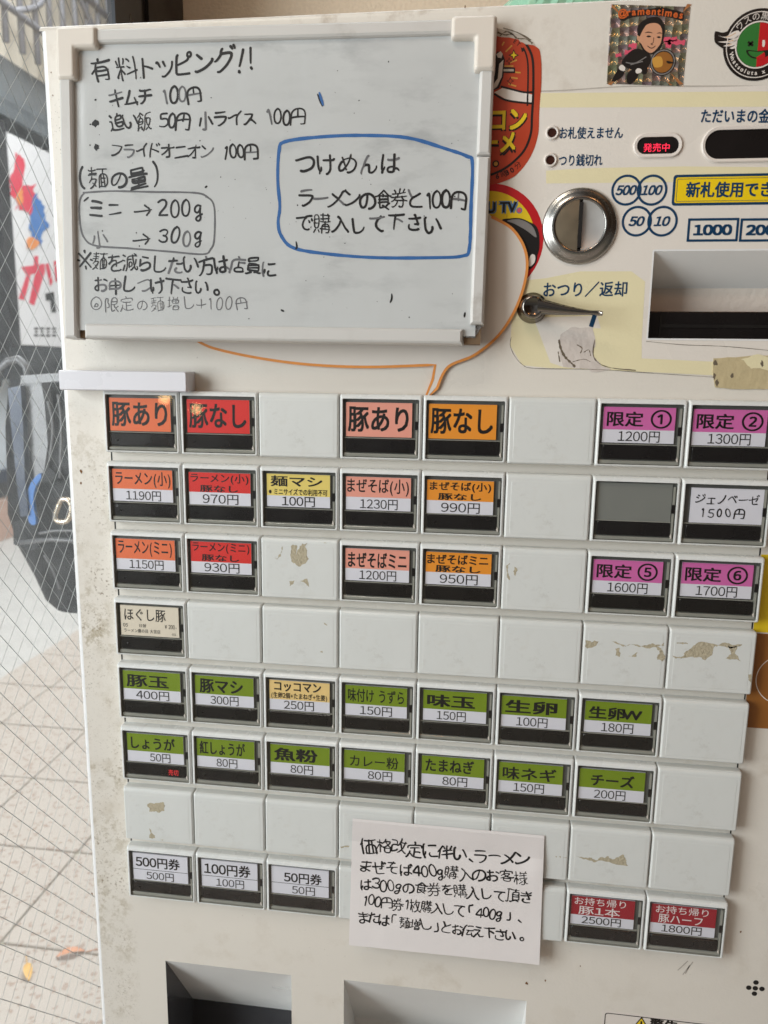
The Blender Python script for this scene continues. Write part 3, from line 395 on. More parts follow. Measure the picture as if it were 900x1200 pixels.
class MB:
    def __init__(s, pl=FLAT):
        s.v = []; s.f = []; s.m = []; s.sm = []; s.mats = []; s.pl = pl; s.surf = None
    def mi(s, m):
        if m not in s.mats: s.mats.append(m)
        return s.mats.index(m)
    def add(s, pts, faces, m, smooth=False, raw=False):
        k = len(s.v)
        for p in pts:
            if raw: s.v.append(Vector(p))
            else:
                c = p[2] + (s.surf(p[0], p[1]) if s.surf else 0)
                s.v.append(s.pl.w(p[0], p[1], c))
        i = s.mi(m)
        for f in faces:
            s.f.append(tuple(k + q for q in f)); s.m.append(i); s.sm.append(smooth)
    def poly(s, pts, d, m):
        tr = tessellate_polygon([[Vector((p[0], p[1], 0)) for p in pts]])
        fs = []
        for t in tr:
            a, b, c = (Vector(pts[i]) for i in t)
            fs.append(tuple(t) if (b - a).x * (c - a).y - (b - a).y * (c - a).x > 0 else tuple(reversed(t)))
        s.add([(p[0], p[1], d) for p in pts], fs, m)
    def prism(s, pts, d0, d1, m, mside=None):
        ar = sum(pts[i - 1][0] * pts[i][1] - pts[i][0] * pts[i - 1][1] for i in range(len(pts)))
        if ar < 0: pts = list(reversed(pts))
        s.poly(pts, d1, m); n = len(pts)
        s.add([(p[0], p[1], d0) for p in pts] + [(p[0], p[1], d1) for p in pts],
              [(i, (i + 1) % n, n + (i + 1) % n, n + i) for i in range(n)], mside or m)
    def loft(s, loops, m, cap=True, capm=None, smooth=False):       # loops: lists of (a,b,c), same length, ccw from the front, back to front
        n = len(loops[0]); pts = [p for l in loops for p in l]; fs = []
        for k in range(len(loops) - 1):
            for i in range(n):
                j = (i + 1) % n
                fs.append((k * n + i, k * n + j, (k + 1) * n + j, (k + 1) * n + i))
        s.add(pts, fs, m, smooth)
        if cap: s.add(loops[-1], [tuple(range(n))], capm or m)
    def box(s, a0, b0, a1, b1, c0, c1, m, bev=0.0, r=None, smooth=False):
        r = bev if r is None else r
        if bev <= 0:
            L = [rr(a0, b0, a1, b1, 0, c0), rr(a0, b0, a1, b1, 0, c1)]
        else:
            L = [rr(a0, b0, a1, b1, r, c0), rr(a0, b0, a1, b1, r, c1 - bev), rr(a0 + .3 * bev, b0 + .3 * bev, a1 - .3 * bev, b1 - .3 * bev, max(r - .3 * bev, .01), c1 - .3 * bev),
                 rr(a0 + bev, b0 + bev, a1 - bev, b1 - bev, max(r - bev, .01), c1)]
        s.loft(L, m)
    def stroke(s, pts, w, d, m, closed=False, smooth=True, taper=False, jit=0.0):
        if smooth: pts = spline(pts, closed)
        n = len(pts); L = []
        for i, p in enumerate(pts):
            a = pts[(i - 1) % n] if (closed or i > 0) else p
            b = pts[(i + 1) % n] if (closed or i < n - 1) else p
            dx, dy = b[0] - a[0], b[1] - a[1]; l = math.hypot(dx, dy) or 1
            h = w / 2 * (1 + jit * (random.random() - .5))
            if taper: h *= .35 + .65 * math.sin(math.pi * (i + .5) / n)
            L.append((p[0] - dy / l * h, p[1] + dx / l * h, d)); L.append((p[0] + dy / l * h, p[1] - dx / l * h, d))
        fs = [(2 * i, 2 * i + 1, 2 * i + 3, 2 * i + 2) for i in range(n - 1)]
        if closed: fs.append((2 * n - 2, 2 * n - 1, 1, 0))
        s.add(L, fs, m)
    def disc(s, a, b, r, d, m, n=32, ry=None):
        s.add([(a + r * math.cos(2 * math.pi * i / n), b + (ry or r) * math.sin(2 * math.pi * i / n), d) for i in range(n)], [tuple(range(n))], m)
    def ring(s, a, b, r0, r1, d, m, n=40):
        P = []
        for i in range(n):
            c, q = math.cos(2 * math.pi * i / n), math.sin(2 * math.pi * i / n)
            P += [(a + r0 * c, b + r0 * q, d), (a + r1 * c, b + r1 * q, d)]
        s.add(P, [(2 * i, 2 * i + 1, (2 * i + 3) % (2 * n), (2 * i + 2) % (2 * n)) for i in range(n)], m)
    def lathe(s, a, b, prof, m, n=48, smooth=True):                 # prof: (r, c) from outer back to the centre front
        P = []
        for r, c in prof:
            P += [(a + r * math.cos(2 * math.pi * i / n), b + r * math.sin(2 * math.pi * i / n), c) for i in range(n)]
        fs = []
        for k in range(len(prof) - 1):
            for i in range(n):
                j = (i + 1) % n
                fs.append((k * n + i, k * n + j, (k + 1) * n + j, (k + 1) * n + i))
        s.add(P, fs, m, smooth)
    def tube(s, path, r, m, n=8, raw=True, smooth=True):
        path = [Vector(p) for p in path]; P = []; rs = r if isinstance(r, (list, tuple)) else [r] * len(path)
        up = None
        for i, p in enumerate(path):
            t = (path[min(i + 1, len(path) - 1)] - path[max(i - 1, 0)]).normalized()
            if up is None: up = t.orthogonal().normalized()
            up = (up - t * up.dot(t)).normalized(); q = t.cross(up)
            P += [p + (up * math.cos(2 * math.pi * k / n) + q * math.sin(2 * math.pi * k / n)) * rs[i] for k in range(n)]
        fs = []
        for i in range(len(path) - 1):
            for k in range(n):
                j = (k + 1) % n
                fs.append((i * n + k, i * n + j, (i + 1) * n + j, (i + 1) * n + k))
        fs.append(tuple(range(n - 1, -1, -1))); fs.append(tuple(range((len(path) - 1) * n, len(path) * n)))
        s.add(P, fs, m, smooth, raw=raw)
    def text(s, body, a0, b0, a1, b1, d, m, off=0.0, slant=0.0, arc=None, tilt=0.0):   # stretched to fill the box
        vs, fs = [], []; pen_x = 0.0; flat_ = all(ord(c) < 128 and not c.isdigit() for c in body)
        if flat_: vs, fs = glyph_mesh(body, 0.0)
        for c in ('' if flat_ else body):
            if c == ' ': pen_x += .35; continue
            full = chr(0xFF10 + int(c)) if c in '0123456789' else c
            gv, gf = glyph_mesh(full, 0.0); k_ = len(vs)
            aw = .6 if c in '0123456789' else (.62 if ord(c) < 128 else 1.0)
            if c in '()': aw = .45
            if aw != 1.0:
                mid = (min(v[0] for v in gv) + max(v[0] for v in gv)) / 2
                vs = vs + [(x - mid + pen_x + aw / 2, y) for x, y in gv]
            else: vs = vs + [(x + pen_x, y) for x, y in gv]
            fs = fs + [tuple(k_ + i for i in f) for f in gf]; pen_x += aw
        if not vs: return
        if off > .002:
            self_v, self_f = [], []
            for q_ in range(4):
                ex, ey = off * (1, -1, 1, -1)[q_], off * .8 * (1, 1, -1, -1)[q_]
                k_ = len(self_v); self_v += [(x + ex, y + ey, q_ * .006) for x, y in vs]; self_f += [tuple(k_ + i for i in f) for f in fs]
            vs, fs = self_v, self_f
        else: vs = [(x, y, 0) for x, y in vs]
        x0 = min(v[0] for v in vs); x1 = max(v[0] for v in vs); y0 = min(v[1] for v in vs); y1 = max(v[1] for v in vs)
        P = []
        for x, y, e_ in vs:
            fx, fy = (x - x0) / (x1 - x0), (y - y0) / (y1 - y0)
            P.append((a0 + (a1 - a0) * fx + slant * (fy - .5) * (b1 - b0), b0 + (b1 - b0) * fy + tilt * (fx - .5) * (a1 - a0), d + e_))
        s.add(P, fs, m)
    def pen(s, pts, w, d, m, rnd):
        n = len(pts); L = []; k0 = rnd.uniform(.8, 1.1); k1 = rnd.uniform(.45, .95)
        for i, p in enumerate(pts):
            a = pts[max(i - 1, 0)]; b = pts[min(i + 1, n - 1)]
            dx, dy = b[0] - a[0], b[1] - a[1]; l = math.hypot(dx, dy) or 1; t = i / max(n - 1, 1)
            h = w / 2 * (k0 + (k1 - k0) * t ** 1.6)
            L.append((p[0] - dy / l * h, p[1] + dx / l * h, d)); L.append((p[0] + dy / l * h, p[1] - dx / l * h, d))
        s.add(L, [(2 * i, 2 * i + 1, 2 * i + 3, 2 * i + 2) for i in range(n - 1)], m)
        s.disc(pts[0][0], pts[0][1], w / 2 * k0, d + .002, m, 10); s.disc(pts[-1][0], pts[-1][1], w / 2 * k1, d + .002, m, 10)
    def glyphs(s, body, p0, p1, h, d, m, w=.085, loose=1.0, half=.58, widths=None, seed=None, rise=.05, dry=None):
        """handwritten line along p0 -> p1: every stroke placed, turned and inked on its own"""
        rnd = random.Random(seed if seed is not None else body)
        adv = [(half if ord(c) < 128 else 1.0) for c in body] if widths is None else widths
        tot = sum(adv); D = Vector(p1) - Vector(p0); L = D.length; D.normalize(); N = Vector((-D.y, D.x)); pos = 0.0
        for c, aw in zip(body, adv):
            cell = L * aw / tot
            if c in PEN:
                st = PEN[c]; xs = [q[0] for t in st for q in t]
                cx = (min(xs) + max(xs)) / 2; wx = max(xs) - min(xs)
                k = h / .92 * rnd.uniform(.9, 1.07); kx = min(k, cell * .95 / max(wx, .2))
                a = rnd.gauss(0, .05) * loose; sh = rnd.gauss(-.02, .06) * loose; oy = rnd.gauss(0, .05) * h
                ctr = Vector(p0) + D * (pos + cell / 2); wd_ = min(1.0, (6.0 / len(st)) ** .6) if len(st) > 6 else 1.0
                for si, t in enumerate(st):
                    mx_ = sum(q[0] for q in t) / len(t); my_ = sum(q[1] for q in t) / len(t)
                    ra = rnd.gauss(0, .045) * loose; tx = rnd.gauss(0, .014) * loose; ty = rnd.gauss(0, .014) * loose; sc = rnd.uniform(.93, 1.07); bow = rnd.gauss(0, .03) * loose
                    pts = []
                    tt = chaikin(t, 2) if len(t) > 2 else [t[0], ((t[0][0] + t[1][0]) / 2, (t[0][1] + t[1][1]) / 2), t[1]]
                    tt = chaikin(tt, 1)
                    ln = math.hypot(tt[-1][0] - tt[0][0], tt[-1][1] - tt[0][1]) + .01
                    for i, (x, y) in enumerate(tt):
                        f = i / (len(tt) - 1); bx = bow * math.sin(math.pi * f) * min(ln, .6)
                        x_, y_ = (x - mx_) * sc, (y - my_) * sc
                        x, y = mx_ + x_ * math.cos(ra) - y_ * math.sin(ra) + tx + bx, my_ + x_ * math.sin(ra) + y_ * math.cos(ra) + ty + bx
                        x -= cx; y -= .38; y += rise * x; x += sh * y
                        X = x * kx; Y = y * k
                        xr = X * math.cos(a) - Y * math.sin(a); yr = X * math.sin(a) + Y * math.cos(a) + oy
                        q = ctr + D * xr + N * yr; pts.append((q.x, q.y))
                    if len(t) == 2 and math.dist(t[0], t[1]) < .05: pts = pts[:2] if len(pts) > 1 else pts
                    mm = dry if (dry is not None and len(st) <= 5 and rnd.random() < .14) else m
                    s.pen(pts, h * w * wd_ * rnd.uniform(.9, 1.12), d + .004 * si, mm, rnd)
            pos += cell
    def build(s, name, parent=None, origin=None, **props):
        me = bpy.data.meshes.new(name)
        if origin is None:
            if parent is not None: origin = WLOC[parent.name]
            else:
                xs = [v.x for v in s.v]; ys = [v.y for v in s.v]; zs = [v.z for v in s.v]
                origin = Vector(((min(xs) + max(xs)) / 2, (min(ys) + max(ys)) / 2, min(zs)))
        origin = Vector(origin)
        me.from_pydata([tuple(v - origin) for v in s.v], [], s.f)
        for m in s.mats: me.materials.append(m)
        me.polygons.foreach_set('material_index', s.m); me.polygons.foreach_set('use_smooth', s.sm); me.update()
        o = bpy.data.objects.new(name, me); COL.objects.link(o)
        place(o, parent, origin, **props)
        return o
WLOC = {}
def place(o, parent, origin, **props):
    origin = Vector(origin)
    if parent is not None:
        o.parent = parent; o.location = origin - WLOC[parent.name]
    else: o.location = origin
    WLOC[o.name] = origin
    for k, v in props.items(): o[k] = v
def empty(name, loc, label, category, group=None):
    o = bpy.data.objects.new(name, None); COL.objects.link(o); o.empty_display_size = .05
    place(o, None, loc, label=label, category=category)
    if group: o['group'] = group
    return o
def rr(a0, b0, a1, b1, r, c=0.0, n=4):
    if r <= 0: r = 1e-4
    out = []
    for cx, cy, st in ((a1 - r, b1 - r, 0), (a0 + r, b1 - r, 90), (a0 + r, b0 + r, 180), (a1 - r, b0 + r, 270)):
        for i in range(n + 1):
            a = math.radians(st + 90 * i / n); out.append((cx + r * math.cos(a), cy + r * math.sin(a), c))
    return out
def rr2(*a, **k): return [(p[0], p[1]) for p in rr(*a, **k)]
def spline(pts, closed=False, k=6):
    n = len(pts); out = []
    for i in range(n if closed else n - 1):
        p = [pts[(i + j) % n] if closed else pts[min(max(i + j, 0), n - 1)] for j in (-1, 0, 1, 2)]
        for q in range(k):
            t = q / k
            out.append(tuple(.5 * (2 * p[1][c] + (p[2][c] - p[0][c]) * t + (2 * p[0][c] - 5 * p[1][c] + 4 * p[2][c] - p[3][c]) * t * t + (3 * p[1][c] - p[0][c] - 3 * p[2][c] + p[3][c]) * t ** 3) for c in range(2)))
    if not closed: out.append(tuple(pts[-1][:2]))
    return out
def jag(pts, amp, it=3, seed=1):
    rnd = random.Random(seed); pts = list(pts)
    for _ in range(it):
        q = []
        for i, p in enumerate(pts):
            b = pts[(i + 1) % len(pts)]; q.append(p)
            l = math.hypot(b[0] - p[0], b[1] - p[1])
            q.append(((p[0] + b[0]) / 2 + rnd.gauss(0, amp) * l, (p[1] + b[1]) / 2 + rnd.gauss(0, amp) * l))
        pts = q
    return pts
def blob(a, b, ra, rb, seed, n=9):
    rnd = random.Random(seed)
    return jag([(a + ra * rnd.uniform(.5, 1.15) * math.cos(6.283 * i / n), b + rb * rnd.uniform(.5, 1.15) * math.sin(6.283 * i / n)) for i in range(n)], .14, 2, seed)
def pxs(L, d=-6.0): return [at(x, y, d) for x, y in L]

# ================================================================== SETTING
def pixz(x, y): p = onZ(x, y); return (p.x, p.y)
PAVE = mat('aggregate_paving', rgb(172, 164, 156), .85, var=.1, vscale=14, bump=.4, bscale=160)
n = PAVE.node_tree; b = n.nodes['Principled BSDF']; src = b.inputs['Base Color'].links[0].from_socket
t = n.nodes.new('ShaderNodeTexCoord')
vo = n.nodes.new('ShaderNodeTexVoronoi'); vo.inputs['Scale'].default_value = 105; n.links.new(t.outputs['Object'], vo.inputs['Vector'])
sep = n.nodes.new('ShaderNodeSeparateColor'); n.links.new(vo.outputs['Color'], sep.inputs[0])
cr = n.nodes.new('ShaderNodeValToRGB'); cr.color_ramp.interpolation = 'CONSTANT'
for p_, c_ in ((0, rgb(192, 180, 168)), (.25, rgb(138, 124, 112)), (.45, rgb(232, 222, 212)), (.66, rgb(168, 146, 130)), (.88, rgb(92, 84, 78))):
    if p_ == 0: e = cr.color_ramp.elements[0]
    elif p_ == .88: e = cr.color_ramp.elements[1]; e.position = .88
    else: e = cr.color_ramp.elements.new(p_)
    e.color = c_
n.links.new(sep.outputs[0], cr.inputs[0])
mx = n.nodes.new('ShaderNodeMix'); mx.data_type = 'RGBA'; mx.inputs['Factor'].default_value = .9
n.links.new(src, mx.inputs['A']); n.links.new(cr.outputs[0], mx.inputs['B'])
n.links.new(mx.outputs['Result'], b.inputs['Base Color'])
JOINT = mat('mossy_joint', rgb(172, 166, 148), .95, var=.25, vscale=40)
ROADM = mat('pale_concrete', rgb(196, 192, 186), .85, var=.1, vscale=10, bump=.3, bscale=120)
speckle(ROADM, rgb(140, 134, 128), 60, .5, .7, .5, None, plo=.4, phi=.6, patch=6)
PSTREET = -2.02
g = MB(WORLD); g.add([(-40, -40, -.012), (40, -40, -.012), (40, 40, -.012), (-40, 40, -.012)], [(0, 1, 2, 3)], ROADM)
g.build('street', origin=(0, 0, 0), kind='structure')
g = MB(WORLD); g.add([(PSTREET, -6, -.008), (6, -6, -.008), (6, 8, -.008), (PSTREET, 8, -.008)], [(0, 1, 2, 3)], JOINT)
T = .39; rnd = random.Random(3); ox = pixz(0, 1105)[0] % T
for i in range(-6, 9):
    for j in range(-6, 18):
        x0, y0 = ox + i * T, 0.33 + j * T
        if x0 + T < PSTREET + .004: continue
        z = rnd.uniform(0, .002); gp = .0032
        L = [[(x, y, zz) for x, y, _ in rr(max(x0 + gp, PSTREET) + e, y0 + gp + e, x0 + T - gp - e, y0 + T - gp - e, .012)] for e, zz in ((0, -.008), (0, z - .002), (.003, z))]
        L = [[(p[0], p[1], q) for p, q in zip(l, [l[0][2]] * len(l))] for l in L]
        g.loft(L, PAVE)
g.build('pavement', origin=(0, 0, 0), kind='structure')
# back wall behind the machine
g = MB(FLAT)
g.box(-62, -1020.7, 620, 700, -330, -272, WALLP)
g.build('wallpaper_wall', label='beige textured wallpaper wall just behind the ticket machine', category='wall')
# ---- wired window
UG = -60
win = empty('wired_window', W(UG, -1020.7, -60), 'wired glass shop window beside the left edge of the ticket machine', 'window')
g = MB(FLAT)
g.add([(UG, -900, -157), (UG, 700, -157), (UG, 700, 420), (UG, -900, 420), (UG - 4, -900, -157), (UG - 4, 700, -157), (UG - 4, 700, 420), (UG - 4, -900, 420)],
      [(0, 1, 2, 3), (7, 6, 5, 4)], GLASS)
g.build('pane', win)
g = MB(FLAT)
def wire(p, q, r=.2, m=None):
    p, q = Vector(p), Vector(q); t = (q - p).normalized(); a = Vector((1, 0, 0)); bb = t.cross(a)
    P = [x + (a * sx + bb * sy) * r for x in (p, q) for sx, sy in ((1, 0), (0, 1), (-1, 0), (0, -1))]
    g.add([tuple(x) for x in P], [(0, 1, 5, 4), (1, 2, 6, 5), (2, 3, 7, 6), (3, 0, 4, 7)], m or WIRE)
PW = 17.6; SL = 1.17
for k in range(-60, 70):
    for sg in (1, -1):
        # v = sg*(d) + k*PW, clipped to the pane
        c = k * PW + (2.0 if sg < 0 else 6.0)
        d0, d1 = -156.0, 200.0
        v0, v1 = sg * SL * d0 + c, sg * SL * d1 + c
        lo, hi = -560, 420
        if min(v0, v1) > hi or max(v0, v1) < lo: continue
        wire((UG - 2 - sg * .25, v0, d0), (UG - 2 - sg * .25, v1, d1), .2 if sg > 0 else .15, WIRE if sg > 0 else WIREL)
g.build('wire_mesh', win)
g = MB(FLAT)
def fbox(a0, b0, a1, b1, c0, c1, m): g.box(a0, b0, a1, b1, c0, c1, m)
fbox(UG - 4, -1020, UG + 1.2, 700, -198, -157.2, FRAMEALU)
fbox(UG - 6, -1020, UG + 3, 700, -271, -206, FRAMEBLK)
fbox(UG - 5, -1020, UG + .4, 700, -206, -198, FRAMEBLK)
fbox(UG - 20, -1020, UG + 6, -900, -157, 420, FRAMEALU)
fbox(UG - 20, 700, UG + 6, 740, -270, 420, FRAMEALU)
g.build('frame', win)

# ================================================================== OUTSIDE
FX = -4.0
BWALL = mat('beige_render', rgb(240, 230, 212), .9, var=.06, vscale=4)
SHOPDK = mat('dark_storefront', rgb(58, 60, 62), .6, var=.2, vscale=6)
AWN = mat('grey_awning', rgb(92, 97, 100), .7, var=.2, vscale=12)
RAILM = mat('weathered_grey_steel', rgb(150, 150, 156), .6, .2, var=.2, vscale=20)
BASEM = mat('pinkish_step', rgb(196, 162, 144), .85, var=.15, vscale=8)
bl = empty('building', (FX - 1, 5, 0), 'beige building across the street with dark awning and barred balcony', 'building')
def fb(g, x0, x1, y0, y1, z0, z1, m):
    L = [rr(x0, y0, x1, y1, 0, z0), rr(x0, y0, x1, y1, 0, z1)]
    g.loft(L, m)
A0 = onX(0, 62, FX).z; A1 = onX(0, 148, FX).z
g = MB(WORLD); fb(g, FX - 3, FX - .02, -1, 60, -.01, 7.5, BWALL); g.build('wall', bl)
g = MB(WORLD); fb(g, FX - .02, FX, -1, 60, .34, A1 - .02, SHOPDK); g.build('storefront', bl)
g = MB(WORLD); fb(g, FX - .02, FX + .12, -1, 60, -.01, .33, BASEM); g.build('step', bl)
g = MB(WORLD); fb(g, FX - .02, FX + .28, -1, 60, A1 - .03, A0 - .5, AWN)
g.add([(FX + .28, -1, A0 - .5), (FX + .28, 60, A0 - .5), (FX - .02, 60, A0), (FX - .02, -1, A0)], [(0, 1, 2, 3)], AWN)
g.build('awning', bl)
g = MB(WORLD)
rnd = random.Random(5)
for k in range(60):
    y = -1 + k * .235
    g.tube([(FX + .16, y, A0 + .02), (FX + .16, y, A0 + 2.1)], .028, RAILM, 6)
for z in (A0 + .3, A0 + .95, A0 + 1.55):
    g.tube([(FX + .19, -1, z), (FX + .19, 13.2, z)], .03, RAILM, 6)
for k in range(14):
    y = .5 + k * .94
    g.tube([(FX + .2, y + .47 * math.sin(q / 8 * 3.14159 / 1), A0 + .3 + .65 * q / 8) for q in range(9)], .025, RAILM, 6)
g.build('railing', bl)
wa, wb = onX(-14, 428, FX), onX(31, 556, FX)
fr = MB(WORLD)
DKBLUE = mat('dark_blue_frame', rgb(44, 54, 72), .4, .2, var=.15)
PALEGL = mat('pale_window_pane', rgb(210, 218, 224), .15, var=.15, vscale=6)
def yz(g, y0, z0, y1, z1, x0, x1, m): fb(g, x0, x1, y0, y1, z0, z1, m)
yz(fr, wb.y - .12, wb.z, wb.y, wa.z, FX, FX + .1, DKBLUE); yz(fr, wa.y - .6, wa.z - .12, wb.y - .121, wa.z, FX, FX + .1, DKBLUE)
yz(fr, wa.y - .6, wb.z, wb.y - .121, wb.z + .1, FX, FX + .1, DKBLUE)
wf = fr.build('window', bl)
g = MB(WORLD); yz(g, wa.y - .6, wb.z + .1, wb.y - .121, wa.z - .121, FX + .01, FX + .03, PALEGL); g.build('pane', wf)
# signboard on the building
s0, s1, s2 = onX(3, 152, FX + .33), onX(92, 190, FX + .33), onX(12, 403, FX + .33)
SGN = mat('white_signboard', rgb(238, 236, 236), .4, var=.02)
SRED = mat('red_sign_print', rgb(226, 60, 84), .5, var=.1); SBLU = mat('blue_sign_print', rgb(60, 120, 190), .5, var=.1); SORG = mat('orange_sign_print', rgb(240, 150, 80), .5, var=.1)
g = MB(WORLD)
X1 = FX + .33
y0, y1, zt, zb = s0.y, s0.y + 2.2, s0.z, s2.z
yz(g, y0, zb, y1, zt, X1 - .1, X1, SGN)
yz(g, y0 - .14, zb - .08, y0 - .002, zt + .06, X1 - .12, X1 + .03, FRAMEBLK)
yz(g, y0 - .14, zb - .2, y1, zb - .082, X1 - .12, X1 + .02, SHOPDK)
def sp(L, m, e=.004):
    P = [onX(x, y, X1 + e) for x, y in L]
    tr = tessellate_polygon([P]); g.add([tuple(p) for p in P], [tuple(t) for t in tr], m)
def sblob(cx, cy, rx, ry, m, seed, e):
    sp(blob(cx, cy, rx, ry, seed, 10), m, e)
sblob(20, 214, 10, 34, SRED, 4, .004); sblob(33, 232, 15, 26, SRED, 9, .006); sblob(45, 262, 11, 32, SBLU, 2, .008); sblob(24, 232, 5, 12, SORG, 3, .010); sblob(38, 285, 9, 8, SORG, 6, .010)
sp([(25, 313), (52, 309), (53, 318), (46, 340), (40, 358), (34, 355), (41, 320), (36, 322), (29, 352), (22, 350), (31, 322)], SRED, .004)
sp([(40, 300), (45, 300), (45, 312), (40, 313)], SRED, .006); sp([(53, 310), (57, 308), (62, 330), (59, 336)], SRED, .004); sp([(63, 306), (68, 305), (69, 330), (65, 330)], SRED, .004)
sp([(53, 344), (63, 342), (66, 366), (60, 366), (59, 352), (54, 352)], INK, .004)
for i in range(4):
    x = 40 + i * 7; sp([(x, 384), (x + 5, 384), (x + 5, 386), (x, 386)], INK); sp([(x + 1, 388), (x + 4, 388), (x + 4, 390), (x + 1, 390)], INK); sp([(x, 392), (x + 5, 392), (x + 5, 394), (x, 394)], INK)
g.build('shop_sign', label='white signboard with red and blue print seen through the wired glass', category='sign')
# bag outside, hung on an added stand out of view
BAGM = mat('black_nylon', rgb(20, 21, 23), .55, var=.35, vscale=30, bump=1.0, bscale=45, spec=.3)
BAGS = mat('grey_sheen_nylon', rgb(104, 104, 106), .25, var=.5, vscale=34, bump=1.0, bscale=38)
STRAP = mat('blue_webbing', rgb(70, 122, 190), .6, var=.1)
CARAB = mat('silver_carabiner', rgb(220, 205, 185), .2, .8, var=.1)
BY = .62
def bp_(x, y, dy=0.0): return onY(x, y, BY + dy)
c0 = bp_(84, 410); c1 = bp_(84, 705)
bagx = [(.00, 24, 95), (.10, 22, 110), (.3, 28, 118), (.5, 30, 122), (.62, 32, 124), (.75, 40, 126), (.88, 48, 124), (.97, 62, 120), (1.0, 76, 112)]
bagroot = empty('backpack', bp_(100, 705), 'black backpack with blue strap and silver carabiner outside the window', 'backpack')
g = MB(WORLD); rings = []
for t_, xl, xr in bagx:
    y = 408 + (704 - 408) * t_; a, b_ = bp_(xl, y), bp_(xr + 60, y)
    dep = .11 * (.45 + .55 * math.sin(math.pi * min(max(t_, .06), .94)))
    cx = (a.x + b_.x) / 2; hw = (b_.x - a.x) / 2; L = []
    for i in range(28):
        an = 2 * math.pi * i / 28; c_, s_ = math.cos(an), math.sin(an)
        px_ = cx + hw * math.copysign(abs(c_) ** .6, c_); py_ = BY + dep * math.copysign(abs(s_) ** .7, s_)
        w_ = noise.noise(Vector((px_ * 14, py_ * 14, a.z * 9))) * .012
        L.append((px_ + w_ * c_, py_ + w_ * s_, a.z))
    rings.append(L)
rings.reverse(); g.loft(rings, BAGM, smooth=True); g.add(rings[0], [tuple(range(27, -1, -1))], BAGM)
g.build('body', bagroot)
def sheet(pts, off, m, name, thick=.006, kind=None):
    g = MB(WORLD); P = [bp_(x, y, off) for x, y in pts]
    tr = tessellate_polygon([[Vector((p.x, p.z, 0)) for p in P]]); k = len(P)
    g.add([tuple(p) for p in P] + [tuple(p + Vector((0, thick, 0))) for p in P], [tuple(t_) for t_ in tr] + [(i, (i + 1) % k, k + (i + 1) % k, k + i) for i in range(k)], m)
    return g.build(name, bagroot)
sheet([(22, 452), (48, 446), (52, 470), (56, 520), (50, 565), (40, 560), (34, 510), (26, 480)], -.118, BAGS, 'front_pocket', .02)
sheet([(24, 440), (86, 436), (120, 440), (120, 448), (84, 446), (24, 450)], -.124, BAGS, 'top_flap')
sheet(spline([(46, 555), (36, 566), (30, 586), (34, 612), (42, 613), (39, 590), (41, 572), (48, 560)], True, 3), -.126, STRAP, 'blue_strap')
g = MB(WORLD)
cc = [(70, 590), (66, 600), (65, 607), (69, 611), (77, 611), (82, 606), (84, 594), (80, 586), (73, 585)]
cp = spline(cc, True, 3); g.tube([bp_(x, y, -.132) for x, y in cp + cp[:1]], .0042, CARAB, 8); g.build('carabiner', bagroot)
g = MB(WORLD); g.tube([bp_(x, y, -.1) for x, y in ((24, 636), (60, 632), (90, 634), (120, 634))], .004, BAGS, 6); g.build('piping', bagroot)
sheet([(9, 455), (24, 452), (27, 500), (29, 560), (33, 604), (24, 606), (19, 560), (13, 500)], -.13, DKBLUE, 'shoulder_strap', .012)
sheet([(15, 612), (34, 606), (42, 618), (44, 642), (36, 646), (16, 638)], -.10, BAGM, 'side_pocket', .05)
sheet([(48, 556), (58, 548), (66, 556), (60, 566), (50, 566)], -.128, BAGM, 'buckle', .01)
g = MB(WORLD); g.tube([bp_(x, y, -.11) for x, y in ((-4, 452), (0, 432), (10, 423), (22, 421), (31, 430), (34, 452))], .006, BAGS, 8); g.build('grab_handle', bagroot)
for L in ([(56, 470), (62, 500), (58, 540)], [(68, 462), (72, 500), (70, 560)], [(52, 650), (62, 668), (70, 690)], [(46, 625), (66, 622), (90, 622)]):
    g = MB(WORLD); g.tube([bp_(x, y, -.125) for x, y in spline(L)], .0022, BAGS, 6); g.build('seam', bagroot)
g = MB(WORLD)  # added support for the bag, hidden behind the machine
hx = bp_(150, 420).x
g.tube([(hx, BY - .0, -.008), (hx, BY, c0.z + .16)], .014, FRAMEBLK, 12)
g.tube([(hx, BY, c0.z + .12), (hx - .06, BY, c0.z + .06), (hx - .1, BY, c0.z - .01), (hx - .1, BY, c0.z - .04)], .007, FRAMEBLK, 8)
for k in range(4):
    an = k * math.pi / 2 + .4
    g.tube([(hx, BY, .05), (hx + .2 * math.cos(an), BY + .2 * math.sin(an), .004)], .011, FRAMEBLK, 8)
g.build('added_bag_stand', label='slim black hook stand outside, unseen and added to hold up the backpack', category='stand')
